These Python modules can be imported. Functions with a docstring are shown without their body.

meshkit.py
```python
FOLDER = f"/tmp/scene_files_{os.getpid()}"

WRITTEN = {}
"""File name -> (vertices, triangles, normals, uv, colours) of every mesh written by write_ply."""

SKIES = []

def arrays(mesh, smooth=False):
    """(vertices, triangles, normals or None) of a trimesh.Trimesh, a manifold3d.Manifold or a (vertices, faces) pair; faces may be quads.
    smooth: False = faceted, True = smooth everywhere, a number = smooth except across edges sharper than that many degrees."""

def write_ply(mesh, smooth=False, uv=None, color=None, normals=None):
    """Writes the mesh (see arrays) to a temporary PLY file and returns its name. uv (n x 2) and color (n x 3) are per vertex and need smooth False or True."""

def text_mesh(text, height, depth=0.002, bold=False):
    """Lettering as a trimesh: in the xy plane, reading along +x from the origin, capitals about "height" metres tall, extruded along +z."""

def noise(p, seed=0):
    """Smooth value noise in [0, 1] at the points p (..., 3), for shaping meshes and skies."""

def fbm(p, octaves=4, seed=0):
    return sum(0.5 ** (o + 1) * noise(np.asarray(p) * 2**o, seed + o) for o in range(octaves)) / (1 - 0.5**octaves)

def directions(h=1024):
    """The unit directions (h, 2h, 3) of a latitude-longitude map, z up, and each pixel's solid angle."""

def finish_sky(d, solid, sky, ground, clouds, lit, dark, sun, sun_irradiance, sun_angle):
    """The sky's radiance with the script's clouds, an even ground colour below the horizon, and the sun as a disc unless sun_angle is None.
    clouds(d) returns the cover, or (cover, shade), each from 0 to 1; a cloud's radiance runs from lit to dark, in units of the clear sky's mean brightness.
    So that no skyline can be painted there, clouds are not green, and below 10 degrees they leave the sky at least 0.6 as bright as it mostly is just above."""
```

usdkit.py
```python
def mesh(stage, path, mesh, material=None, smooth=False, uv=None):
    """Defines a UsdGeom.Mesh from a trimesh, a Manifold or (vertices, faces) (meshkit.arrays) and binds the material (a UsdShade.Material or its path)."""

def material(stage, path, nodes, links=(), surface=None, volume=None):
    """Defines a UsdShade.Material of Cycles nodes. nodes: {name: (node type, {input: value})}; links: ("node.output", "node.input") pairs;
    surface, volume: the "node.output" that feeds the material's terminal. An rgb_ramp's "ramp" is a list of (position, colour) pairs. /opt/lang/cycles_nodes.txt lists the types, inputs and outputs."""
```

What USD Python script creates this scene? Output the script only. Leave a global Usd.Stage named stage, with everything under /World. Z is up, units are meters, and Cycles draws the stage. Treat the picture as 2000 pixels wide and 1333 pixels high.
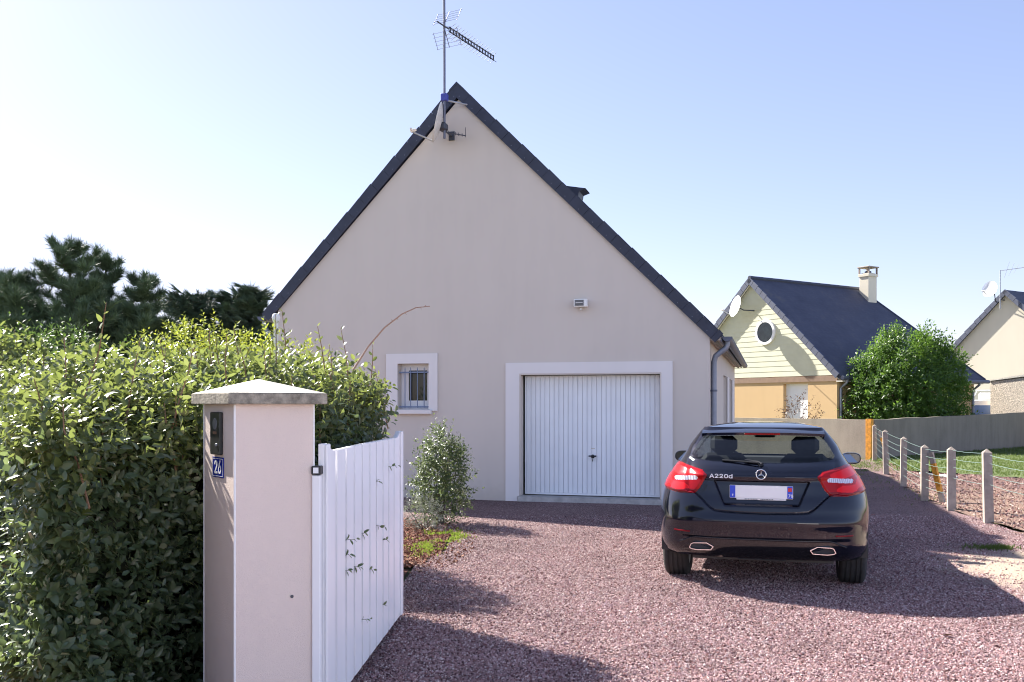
import math, random
import numpy as np
import trimesh
from shapely.geometry import Polygon, Point, box as sbox
from shapely import contains_xy
from scipy.interpolate import PchipInterpolator
from pxr import Usd, UsdGeom, UsdLux, UsdShade, Gf, Sdf, Vt
import usdkit, meshkit

stage = Usd.Stage.CreateInMemory()
UsdGeom.SetStageUpAxis(stage, 'Z'); UsdGeom.SetStageMetersPerUnit(stage, 1.0)
UsdGeom.Xform.Define(stage, '/World')

# ------------------------------------------------------------------ camera, sky, sun, exposure
F_PX, HOR, EYE = 1820.0, 790.0, 1.6          # focal length and horizon row in a 2000 x 1333 frame
cam = UsdGeom.Camera.Define(stage, '/World/camera')
cam.CreateHorizontalApertureAttr(36.0); cam.CreateVerticalApertureAttr(36.0*1333/2000)
cam.CreateFocalLengthAttr(36.0*F_PX/2000)
cam.CreateVerticalApertureOffsetAttr(36.0*(HOR-666.5)/2000)
cam.CreateClippingRangeAttr(Gf.Vec2f(0.05, 5000))
cam.CreateExposureAttr(1.82)
cam.AddTranslateOp().Set(Gf.Vec3d(0, 0, EYE)); cam.AddRotateXOp().Set(90.0)

SUN = np.array([-0.718, 0.696, 0.805]); SUN = SUN/np.linalg.norm(SUN)
EL, ROT = math.asin(SUN[2]), math.atan2(SUN[0], SUN[1])
usdkit.material(stage, '/World/Looks/sky', {
    'sky': ('sky_texture', dict(sky_type='single_scattering', sun_disc=False, sun_elevation=EL, sun_rotation=ROT % (2*math.pi), altitude=20.0, air_density=1.0, aerosol_density=0.5, ozone_density=4.0)),
    'gam': ('gamma', dict(gamma=0.75)), 'tint': ('mix', dict(mix_type='multiply', fac=1.0, color2=(1.06, 0.918, 0.995))),
    'bg': ('background_shader', dict(strength=0.09))}, [('sky.color', 'gam.color'), ('gam.color', 'tint.color1'), ('tint.color', 'bg.color')], surface='bg.background')
dome = UsdLux.DomeLight.Define(stage, '/World/sky')
UsdShade.MaterialBindingAPI.Apply(dome.GetPrim()).Bind(UsdShade.Material.Get(stage, '/World/Looks/sky'))
dome.GetPrim().SetCustomDataByKey('kind', 'structure')
sun = UsdLux.DistantLight.Define(stage, '/World/sun')
sun.CreateIntensityAttr(1.25); sun.CreateAngleAttr(0.53); sun.CreateColorAttr(Gf.Vec3f(1.0, 0.945, 0.87))
sun.GetPrim().CreateAttribute('inputs:normalize', Sdf.ValueTypeNames.Bool).Set(True)
_q = Gf.Rotation(Gf.Vec3d(0, 0, 1), Gf.Vec3d(*map(float, SUN))).GetQuat()
sun.AddOrientOp(UsdGeom.XformOp.PrecisionDouble).Set(Gf.Quatd(_q))

# ------------------------------------------------------------------ scene helpers
_used = {}
def path_for(parent, name):
    base = (str(parent.GetPath()) if parent is not None else '/World')
    k = base + '/' + name
    n = _used.get(k, -1) + 1; _used[k] = n
    return k if n == 0 else f'{k}_{n:03d}'

def tag(p, label=None, cat=None, group=None, kind=None):
    p = p.GetPrim() if hasattr(p, 'GetPrim') else p
    for k, v in (('label', label), ('category', cat), ('group', group), ('kind', kind)):
        if v: p.SetCustomDataByKey(k, v)
    return p

def thing(name, label, cat, loc=(0, 0, 0), rotz=0.0, group=None, kind=None):
    x = UsdGeom.Xform.Define(stage, path_for(None, name))
    if any(loc): x.AddTranslateOp().Set(Gf.Vec3d(*map(float, loc)))
    if rotz: x.AddRotateZOp().Set(float(rotz))
    return tag(x, label, cat, group, kind)

def part(parent, name, mesh, mat, smooth=False, label=None, kind=None):
    if isinstance(mesh, MB): mesh = mesh.out()
    m = usdkit.mesh(stage, path_for(parent, name), mesh, LOOK(mat), smooth)
    return tag(m, label=label, kind=kind)

def single(name, mesh, mat, label, cat, smooth=False, group=None, kind=None):
    return tag(part(None, name, mesh, mat, smooth), label, cat, group, kind)

def ground_piece(name, mesh, mat, smooth=False, kind='structure'):
    return tag(part(None, name, mesh, mat, smooth), kind=kind)

class MB:
    """Collects shapes into one mesh."""
    def __init__(s): s.v, s.f, s.n = [], [], 0
    def add(s, v, f):
        v = np.asarray(v, float); f = np.asarray(f, int)
        if f.shape[1] == 4: f = np.vstack([f[:, [0, 1, 2]], f[:, [0, 2, 3]]])
        s.v.append(v); s.f.append(f + s.n); s.n += len(v); return s
    def tm(s, m): return s.add(m.vertices, m.faces)
    def box(s, x0, x1, y0, y1, z0, z1, bev=0.0):
        if bev > 0:
            m = bevel_box(x1-x0, y1-y0, z1-z0, bev)
            return s.add(m[0] + [(x0+x1)/2, (y0+y1)/2, (z0+z1)/2], m[1])
        v = [(x, y, z) for z in (z0, z1) for y in (y0, y1) for x in (x0, x1)]
        return s.add(v, [(0, 2, 3, 1), (4, 5, 7, 6), (0, 1, 5, 4), (2, 6, 7, 3), (0, 4, 6, 2), (1, 3, 7, 5)])
    def tube(s, pts, r, n=8, cap=True):
        p = np.asarray(pts, float); r = np.broadcast_to(np.asarray(r, float), (len(p),))
        t = np.gradient(p, axis=0); t /= np.linalg.norm(t, axis=1, keepdims=True) + 1e-12
        ref = np.array([0, 0, 1.0]) if abs(t[:, 2]).mean() < 0.8 else np.array([1.0, 0, 0])
        a = np.cross(t, ref); a /= np.linalg.norm(a, axis=1, keepdims=True) + 1e-12
        b = np.cross(t, a); an = np.arange(n)*2*np.pi/n
        v = p[:, None] + r[:, None, None]*(np.cos(an)[None, :, None]*a[:, None] + np.sin(an)[None, :, None]*b[:, None])
        f = []
        for i in range(len(p)-1):
            for j in range(n):
                f.append((i*n+j, i*n+(j+1) % n, (i+1)*n+(j+1) % n, (i+1)*n+j))
        s.add(v.reshape(-1, 3), f)
        if cap:
            for i, o in ((0, 1), (len(p)-1, -1)):
                k = [(0, 1+j, 1+(j+1) % n) for j in range(n)]
                if o > 0: k = [(x, z, y) for x, y, z in k]
                s.add(np.vstack([p[i:i+1], v[i]]), k)
        return s
    def prism(s, poly2, y0, y1, holes=(), axes='xz'):
        """Extrudes a polygon given in the xz plane along y (or other axes)."""
        g = poly2 if isinstance(poly2, Polygon) else Polygon(poly2, holes)
        if g.is_empty: return s
        for q in getattr(g, 'geoms', [g]):
            m = trimesh.creation.extrude_polygon(q, y1-y0, engine='earcut')
            v = np.array(m.vertices); f = np.array(m.faces)
            if axes == 'xz': v = np.c_[v[:, 0], y0 + v[:, 2], v[:, 1]]; f = f[:, ::-1]
            elif axes == 'yz': v = np.c_[y0 + v[:, 2], v[:, 0], v[:, 1]]
            else: v = np.c_[v[:, 0], v[:, 1], y0 + v[:, 2]]
            s.add(v, f)
        return s
    def lathe(s, prof, n=32, axis='z', c=(0, 0, 0)):
        p = np.asarray(prof, float); an = np.arange(n)*2*np.pi/n
        v = np.stack([p[:, None, 0]*np.cos(an), p[:, None, 0]*np.sin(an), np.broadcast_to(p[:, None, 1], (len(p), n))], -1).reshape(-1, 3)
        f = [(i*n+j, i*n+(j+1) % n, (i+1)*n+(j+1) % n, (i+1)*n+j) for i in range(len(p)-1) for j in range(n)]
        if axis == 'x': v = v[:, [2, 0, 1]]
        if axis == 'y': v = v[:, [1, 2, 0]]
        return s.add(v + np.asarray(c), f)
    def move(s, d=(0, 0, 0), rz=0.0, rx=0.0, ry=0.0):
        for k, a in (('x', rx), ('y', ry), ('z', rz)):
            if a:
                R = trimesh.transformations.rotation_matrix(a, dict(x=[1, 0, 0], y=[0, 1, 0], z=[0, 0, 1])[k])[:3, :3]
                s.v = [v @ R.T for v in s.v]
        s.v = [v + np.asarray(d, float) for v in s.v]; return s
    def merge(s, o): 
        for v, f in [o.out()]: s.add(v, f)
        return s
    def out(s): return np.vstack(s.v), np.vstack(s.f)

def bevel_box(sx, sy, sz, b):
    b = min(b, sx*.49, sy*.49, sz*.49)
    pts = []
    for X in (-1, 1):
        for Y in (-1, 1):
            for Z in (-1, 1):
                c = np.array([X*sx/2, Y*sy/2, Z*sz/2]); sg = np.array([X, Y, Z])
                for k in range(3):
                    d = np.full(3, b); d[k] = 0; pts.append(c - sg*d)
    h = trimesh.convex.convex_hull(np.array(pts))
    return np.array(h.vertices), np.array(h.faces)

def strip_polygon(poly, step, noise_amp=0.0, zf=None, seed=0):
    """Triangulated ground sheet from a polygon in xy on a grid of the given step."""
    x0, y0, x1, y1 = poly.bounds
    gx, gy = np.arange(x0, x1+step, step), np.arange(y0, y1+step, step)
    X, Y = np.meshgrid(gx, gy)
    idx = np.arange(X.size).reshape(X.shape)
    q = np.stack([idx[:-1, :-1], idx[:-1, 1:], idx[1:, 1:], idx[1:, :-1]], -1).reshape(-1, 4)
    cx, cy = X.ravel()[q].mean(1), Y.ravel()[q].mean(1)
    q = q[contains_xy(poly, cx, cy)]
    us, inv = np.unique(q, return_inverse=True); q = inv.reshape(q.shape)
    X, Y = X.ravel()[us], Y.ravel()[us]
    return np.c_[X, Y, zf(X, Y)], np.vstack([q[:, [0, 1, 2]], q[:, [0, 2, 3]]])

# ------------------------------------------------------------------ materials
_looks = {}
def LOOK(m): return m if isinstance(m, UsdShade.Material) else _looks[m]
def mat(name, nodes, links, surface='p.BSDF'):
    _looks[name] = usdkit.material(stage, '/World/Looks/' + name, nodes, links, surface=surface)
    return _looks[name]

def simple(name, color, rough=0.5, metal=0.0, vary=0.12, scale=6.0, bump=0.0, bscale=200.0, spec=0.5, coat=0.0, detail=4, dist=0.02, big=0.0, **kw):
    """A principled surface whose colour wanders a little with noise and whose relief is fine noise."""
    c = np.array(color, float)
    nodes = {'geo': ('geometry', {}), 'n': ('noise_texture', dict(scale=scale, detail=float(detail), roughness=0.6)),
             'r': ('rgb_ramp', {'ramp': [(0.3, tuple(c*(1-vary))), (0.7, tuple(np.minimum(c*(1+vary), 1)))]}),
             'p': ('principled_bsdf', dict(roughness=rough, metallic=metal, specular_ior_level=spec, coat_weight=coat, **kw))}
    links = [('geo.position', 'n.vector'), ('n.fac', 'r.fac'), ('r.color', 'p.base_color')]
    if big:          # slow patches of darker and paler tone
        nodes |= {'g': ('noise_texture', dict(scale=0.8, detail=4.0, roughness=0.6)), 'gr': ('map_range', dict(from_min=0.33, from_max=0.67, to_min=1-big, to_max=1+big*.7, clamp=True)), 'gc': ('combine_color', {}), 'gm': ('mix', dict(mix_type='multiply', fac=1.0))}
        links.remove(('r.color', 'p.base_color'))
        links += [('geo.position', 'g.vector'), ('g.fac', 'gr.value'), ('gr.result', 'gc.r'), ('gr.result', 'gc.g'), ('gr.result', 'gc.b'), ('r.color', 'gm.color1'), ('gc.color', 'gm.color2'), ('gm.color', 'p.base_color')]
    if bump:
        nodes['bn'] = ('noise_texture', dict(scale=bscale, detail=3.0, roughness=0.6))
        nodes['b'] = ('bump', dict(strength=bump, distance=dist))
        links += [('geo.position', 'bn.vector'), ('bn.fac', 'b.height'), ('b.normal', 'p.normal')]
    return mat(name, nodes, links)

def render_coat(name, color, streak=0.10, bump=0.5, bscale=420.0, rough=0.9, splash=False):
    """Scratched render: fine grain relief, faint vertical weather streaks and cloudy tone."""
    c = np.array(color, float)
    nodes = {'geo': ('geometry', {}), 'map': ('mapping', dict(scale=(1.6, 1.6, 0.25))),
        'n1': ('noise_texture', dict(scale=0.9, detail=6.0, roughness=0.65)), 'n2': ('noise_texture', dict(scale=2.2, detail=5.0, roughness=0.6)),
        'n3': ('noise_texture', dict(scale=bscale*0.7, detail=2.0)), 'mx': ('mix', dict(mix_type='mix', fac=0.5)), 'mx2': ('mix', dict(mix_type='mix', fac=0.30)),
        'r': ('rgb_ramp', {'ramp': [(0.25, tuple(c*(1-streak*1.5))), (0.5, tuple(c)), (0.75, tuple(np.minimum(c*(1+streak), 1)))]}),
        'bn': ('noise_texture', dict(scale=bscale, detail=3.0, roughness=0.7)), 'b': ('bump', dict(strength=bump, distance=0.004)),
        'p': ('principled_bsdf', dict(roughness=rough, specular_ior_level=0.2))}
    links = [('geo.position', 'n1.vector'), ('geo.position', 'map.vector'), ('map.vector', 'n2.vector'), ('geo.position', 'n3.vector'), ('n1.fac', 'mx.color1'), ('n2.fac', 'mx.color2'),
         ('mx.color', 'mx2.color1'), ('n3.fac', 'mx2.color2'), ('mx2.color', 'r.fac'), ('r.color', 'p.base_color'), ('geo.position', 'bn.vector'), ('bn.fac', 'b.height'), ('b.normal', 'p.normal')]
    if splash:      # rain has splashed soil on the foot of the wall
        nodes |= {'sx': ('separate_xyz', {}), 'sn': ('noise_texture', dict(scale=7.0, detail=5.0, roughness=0.7)), 'sm': ('math', dict(math_type='multiply_add', value2=-0.45)), 'sr': ('map_range', dict(from_min=-0.24, from_max=0.10, to_min=0.30, to_max=0.0, clamp=True)), 'smx': ('mix', dict(mix_type='mix', color2=tuple(c*np.array([.62, .56, .52]))))}
        links.remove(('r.color', 'p.base_color'))
        links += [('geo.position', 'sx.vector'), ('geo.position', 'sn.vector'), ('sn.fac', 'sm.value1'), ('sx.z', 'sm.value3'), ('sm.value', 'sr.value'), ('sr.result', 'smx.fac'), ('r.color', 'smx.color1'), ('smx.color', 'p.base_color')]
    mat(name, nodes, links)

def leaf_mat(name, dark, mid, light, under, transl=0.35, rough=0.38, spec=0.5, tcol=None):
    """Leaf: colour differs leaf by leaf, paler underside, light passes through."""
    tcol = tcol or tuple(np.array(light)*1.5)
    mat(name, {'geo': ('geometry', {}), 'r': ('rgb_ramp', {'ramp': [(0.0, dark), (0.45, mid), (0.8, mid), (1.0, light)]}),
        'mx': ('mix', dict(mix_type='mix', color2=under)), 'p': ('principled_bsdf', dict(roughness=rough, specular_ior_level=spec)),
        'hs': ('mix', dict(mix_type='mix', fac=0.55, color2=tcol)), 't': ('translucent_bsdf', {}), 'm': ('mix_closure', dict(fac=transl))},
        [('geo.random_per_island', 'r.fac'), ('r.color', 'mx.color1'), ('geo.backfacing', 'mx.fac'), ('mx.color', 'p.base_color'), ('r.color', 'hs.color1'), ('hs.color', 't.color'),
         ('p.BSDF', 'm.closure1'), ('t.BSDF', 'm.closure2')], surface='m.closure')

def glass_mat(name, tint, rough=0.0, ior=1.5):
    f0 = ((ior-1)/(ior+1))**2
    mat(name, {'lw': ('layer_weight', dict(blend=0.5)), 'pw': ('math', dict(math_type='power', value2=5.0)), 'fr': ('math', dict(math_type='multiply_add', value2=1-f0, value3=f0)),
        't': ('transparent_bsdf', dict(color=tint)), 'g': ('glossy_bsdf', dict(color=(1, 1, 1), roughness=rough)), 'm': ('mix_closure', {})},
        [('lw.facing', 'pw.value1'), ('pw.value', 'fr.value1'), ('fr.value', 'm.fac'), ('t.BSDF', 'm.closure1'), ('g.BSDF', 'm.closure2')], surface='m.closure')

render_coat('house_render', (0.585, 0.522, 0.46), streak=0.055, splash=True)
render_coat('surround_render', (0.70, 0.66, 0.635), streak=0.04, bump=0.25)
render_coat('pillar_render', (0.76, 0.635, 0.565), streak=0.05, bump=0.9, bscale=320.0)
render_coat('orange_render', (0.56, 0.395, 0.215), streak=0.05)
render_coat('cream_render', (0.63, 0.58, 0.47), streak=0.05)
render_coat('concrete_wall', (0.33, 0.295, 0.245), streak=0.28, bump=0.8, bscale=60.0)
simple('pebble_wall', (0.60, 0.52, 0.42), 0.9, vary=0.55, scale=26.0, bump=1.0, bscale=50.0, dist=0.03)
simple('slate', (0.022, 0.026, 0.046), 0.46, vary=0.22, scale=5.0, bump=0.25, bscale=60.0)
simple('zinc', (0.23, 0.25, 0.30), 0.45, metal=0.55, vary=0.15, scale=5.0)
simple('mast_grey', (0.16, 0.165, 0.21), 0.45, metal=0.4, vary=0.15, scale=9.0)
simple('zinc_dark', (0.10, 0.11, 0.15), 0.5, metal=0.3, vary=0.15, scale=5.0)
simple('white_paint', (0.76, 0.78, 0.80), 0.38, vary=0.03, scale=3.0, bump=0.04, bscale=90.0)
simple('white_pvc', (0.80, 0.79, 0.80), 0.33, vary=0.03, scale=2.5)
simple('white_metal', (0.78, 0.77, 0.74), 0.4, vary=0.05)
simple('dark_gap', (0.02, 0.02, 0.024), 0.7)
simple('grille_paint', (0.16, 0.20, 0.30), 0.45, vary=0.1)
simple('black_plastic', (0.018, 0.018, 0.020), 0.45, vary=0.1)
simple('grey_plastic', (0.12, 0.12, 0.125), 0.5)
simple('galvanised', (0.42, 0.43, 0.45), 0.42, metal=0.75, vary=0.2, scale=14)
simple('dark_metal', (0.07, 0.075, 0.09), 0.45, metal=0.5)
simple('blue_clamp', (0.05, 0.06, 0.30), 0.4)
simple('dish_paint', (0.62, 0.58, 0.52), 0.5, vary=0.15, scale=12)
simple('dish_white', (0.82, 0.82, 0.82), 0.45, vary=0.05)
simple('cap_edge', (0.27, 0.24, 0.19), 0.95, vary=0.45, scale=22.0, bump=0.8, bscale=90.0, dist=0.01)
render_coat('shade_painted_wall', (0.19, 0.168, 0.138), streak=0.3, bump=0.8, bscale=60.0)  # darker copy of the cement; the shade on this run is put into its colour
simple('cap_stone', (0.56, 0.53, 0.46), 0.9, vary=0.28, scale=16.0, bump=0.6, bscale=90.0, dist=0.01)
simple('enamel_blue', (0.012, 0.022, 0.24), 0.2, coat=0.4, vary=0.05)
simple('enamel_white', (0.80, 0.80, 0.80), 0.3, vary=0.04)
simple('bead_white', (0.80, 0.78, 0.76), 0.45, vary=0.04)
simple('intercom_face', (0.025, 0.026, 0.024), 0.35, vary=0.3, scale=40)
simple('concrete_sill', (0.42, 0.40, 0.38), 0.85, vary=0.2, scale=10, bump=0.5, bscale=120)
simple('post_concrete', (0.33, 0.275, 0.23), 0.92, vary=0.2, scale=9, bump=0.8, bscale=80, dist=0.01)
simple('post_orange', (0.62, 0.27, 0.03), 0.85, vary=0.35, scale=12, bump=0.5, bscale=70)
simple('wire_green', (0.20, 0.30, 0.26), 0.4, metal=0.3)
simple('bark', (0.085, 0.065, 0.05), 0.9, vary=0.4, scale=18, bump=0.8, bscale=40)
simple('twig_brown', (0.20, 0.11, 0.06), 0.8, vary=0.3, scale=30)
simple('twig_pink', (0.36, 0.22, 0.15), 0.7, vary=0.2, scale=30)
simple('board_cream', (0.59, 0.585, 0.43), 0.6, vary=0.05, scale=3)
simple('band_brown', (0.23, 0.15, 0.10), 0.7)
simple('soffit_white', (0.70, 0.68, 0.64), 0.6)
simple('boat_white', (0.80, 0.80, 0.80), 0.25, coat=0.5, vary=0.03)
simple('boat_blue', (0.10, 0.17, 0.36), 0.35, vary=0.08)
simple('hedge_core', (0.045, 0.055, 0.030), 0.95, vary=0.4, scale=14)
simple('dead_leaf', (0.16, 0.09, 0.05), 0.8, vary=0.3, scale=40)
simple('needle', (0.080, 0.120, 0.055), 0.5, vary=0.35, scale=1.6)
simple('cypress', (0.055, 0.085, 0.045), 0.6, vary=0.35, scale=1.3)
leaf_mat('hedge_leaf', (0.080, 0.120, 0.062), (0.140, 0.215, 0.088), (0.25, 0.33, 0.09), (0.30, 0.33, 0.22), transl=0.30, rough=0.32, spec=0.65)
leaf_mat('hedge_young', (0.10, 0.135, 0.045), (0.175, 0.215, 0.075), (0.27, 0.30, 0.13), (0.32, 0.33, 0.20), transl=0.42, rough=0.30, spec=0.65, tcol=(0.30, 0.36, 0.07))
leaf_mat('golden_leaf', (0.12, 0.18, 0.02), (0.20, 0.27, 0.03), (0.34, 0.37, 0.05), (0.28, 0.29, 0.06), transl=0.45)
leaf_mat('green_leaf', (0.035, 0.075, 0.015), (0.065, 0.125, 0.022), (0.11, 0.18, 0.035), (0.09, 0.14, 0.06), transl=0.38)
leaf_mat('laurel_leaf', (0.050, 0.115, 0.014), (0.095, 0.195, 0.024), (0.17, 0.29, 0.04), (0.10, 0.17, 0.05), transl=0.40, rough=0.42)
leaf_mat('grey_leaf', (0.060, 0.100, 0.036), (0.105, 0.160, 0.052), (0.20, 0.25, 0.09), (0.24, 0.26, 0.20), transl=0.28)
leaf_mat('silver_leaf', (0.16, 0.19, 0.17), (0.24, 0.27, 0.24), (0.32, 0.34, 0.30), (0.32, 0.34, 0.30), transl=0.2)
leaf_mat('plum_leaf', (0.05, 0.025, 0.02), (0.10, 0.05, 0.035), (0.16, 0.09, 0.05), (0.12, 0.08, 0.05), transl=0.3)
leaf_mat('grass_blade', (0.06, 0.11, 0.015), (0.10, 0.17, 0.025), (0.17, 0.22, 0.05), (0.10, 0.15, 0.03), transl=0.35, rough=0.5)
leaf_mat('weed_blade', (0.10, 0.17, 0.015), (0.16, 0.26, 0.025), (0.26, 0.33, 0.05), (0.15, 0.22, 0.03), transl=0.4, rough=0.5)
glass_mat('window_glass', (0.55, 0.60, 0.62))
glass_mat('car_glass', (0.88, 0.92, 0.90), ior=1.4)
glass_mat('car_glass_dark', (0.40, 0.44, 0.44), ior=1.5)
simple('tree_reflection_paint', (0.10, 0.115, 0.11), 0.5, vary=0.75, scale=4.5)  # mottled grey-green: tree reflections painted as colour
mat('dark_room_paint', {'p': ('principled_bsdf', dict(base_color=(0.02, 0.023, 0.03), roughness=0.8))}, [])  # unlit rooms behind the panes, painted as flat near-black
# ------------------------------------------------------------------ ground
rng = np.random.default_rng(7)
def und(X, Y, a=0.012, s=0.6):     # gentle unevenness of the ground
    p = np.c_[X*s, Y*s, np.zeros_like(X)]
    return (meshkit.fbm(p, 3, 5) - 0.5)*2*a

def stone_ground(name, c1, c2, c3, dirt, scale, mask_c, mask_r, dirt_amount=1.0, bump=1.0):
    mat(name, {'geo': ('geometry', {}), 'w': ('noise_texture', dict(scale=scale*1.3, detail=2.0)), 'vo': ('voronoi_texture', dict(scale=scale, feature='f1', randomness=1.0)),
        'r': ('rgb_ramp', {'ramp': [(0.0, c1), (0.35, c2), (0.7, c2), (1.0, c3)]}), 'sep': ('separate_color', {}),
        'dk': ('map_range', dict(from_min=0.25, from_max=0.75, to_min=1.0, to_max=0.28, clamp=True)),
        'mul': ('mix', dict(mix_type='multiply', fac=1.0)), 'cmb': ('combine_color', {}),
        'big': ('noise_texture', dict(scale=0.55, detail=5.0, roughness=0.6)), 'bigr': ('map_range', dict(from_min=0.3, from_max=0.7, to_min=0.84, to_max=1.14, clamp=True)), 'bigc': ('combine_color', {}), 'mul2': ('mix', dict(mix_type='multiply', fac=1.0)),
        'sub': ('vector_math', dict(math_type='subtract', vector2=mask_c)), 'scl': ('vector_math', dict(math_type='multiply', vector2=mask_r)), 'len': ('vector_math', dict(math_type='length')),
        'mn': ('noise_texture', dict(scale=3.0, detail=6.0, roughness=0.7)), 'ma': ('math', dict(math_type='multiply_add', value2=1.1)),
        'mr': ('map_range', dict(from_min=1.25, from_max=1.75, to_min=dirt_amount, to_max=0.0, clamp=True)),
        'dn': ('noise_texture', dict(scale=26.0, detail=5.0, roughness=0.7)), 'dr': ('rgb_ramp', {'ramp': [(0.3, tuple(np.array(dirt)*0.7)), (0.7, tuple(np.array(dirt)*1.2))]}),
        'fin': ('mix', dict(mix_type='mix')), 'b': ('bump', dict(strength=bump, distance=0.012)), 'inv': ('math', dict(math_type='subtract', value1=1.0)),
        'p': ('principled_bsdf', dict(roughness=0.85, specular_ior_level=0.25))},
        [('geo.position', 'vo.vector'), ('geo.position', 'w.vector'), ('vo.color', 'sep.color'), ('sep.r', 'r.fac'), ('vo.distance', 'dk.value'), ('dk.result', 'cmb.r'), ('dk.result', 'cmb.g'), ('dk.result', 'cmb.b'),
         ('r.color', 'mul.color1'), ('cmb.color', 'mul.color2'), ('geo.position', 'big.vector'), ('big.fac', 'bigr.value'), ('bigr.result', 'bigc.r'), ('bigr.result', 'bigc.g'), ('bigr.result', 'bigc.b'),
         ('mul.color', 'mul2.color1'), ('bigc.color', 'mul2.color2'), ('geo.position', 'sub.vector1'), ('sub.vector', 'scl.vector1'), ('scl.vector', 'len.vector1'),
         ('geo.position', 'mn.vector'), ('mn.fac', 'ma.value1'), ('len.value', 'ma.value3'), ('ma.value', 'mr.value'), ('mr.result', 'fin.fac'), ('mul2.color', 'fin.color1'),
         ('geo.position', 'dn.vector'), ('dn.fac', 'dr.fac'), ('dr.color', 'fin.color2'), ('fin.color', 'p.base_color'),
         ('vo.distance', 'inv.value2'), ('inv.value', 'b.height'), ('b.normal', 'p.normal')])
G1, G2, G3 = (0.12, 0.054, 0.054), (0.335, 0.21, 0.203), (0.55, 0.43, 0.415)
stone_ground('gravel_ground', G1, G2, G3, (0.44, 0.35, 0.265), 75.0, (5.3, 8.75, 0.0), (0.95, 0.62, 0.0), 0.95)
stone_ground('chip_ground', (0.13, 0.06, 0.05), (0.26, 0.15, 0.125), (0.42, 0.30, 0.26), (0.30, 0.22, 0.15), 38.0, (9.0, 14.0, 0.0), (0.3, 0.25, 0.0), 0.35, 1.2)
stone_ground('mulch_ground', (0.10, 0.035, 0.02), (0.21, 0.085, 0.05), (0.33, 0.16, 0.10), (0.12, 0.08, 0.05), 42.0, (-9, 10.0, 0.0), (1, 1, 0.0), 0.5, 1.2)
simple('lawn_ground', (0.085, 0.115, 0.03), 0.95, vary=0.35, scale=4.0, bump=0.8, bscale=50)
simple('field_ground', (0.12, 0.12, 0.05), 0.95, vary=0.3, scale=2.0, bump=0.6, bscale=30)
simple('asphalt', (0.15, 0.145, 0.14), 0.9, vary=0.25, scale=30, bump=0.6, bscale=150)
simple('paving', (0.40, 0.37, 0.34), 0.9, vary=0.2, scale=8, bump=0.5, bscale=120)

gx = np.r_[-220, -120, -60, np.linspace(-30, 40, 29), 70, 130, 240]; gy = np.r_[-120, -60, np.linspace(-30, 70, 41), 110, 180, 320]
GX, GY = np.meshgrid(gx, gy); ii = np.arange(GX.size).reshape(GX.shape)
GQ = np.stack([ii[:-1, :-1], ii[:-1, 1:], ii[1:, 1:], ii[1:, :-1]], -1).reshape(-1, 4)
ground_piece('ground', (np.c_[GX.ravel(), GY.ravel(), np.full(GX.size, -0.03)], GQ), 'field_ground')

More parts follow.
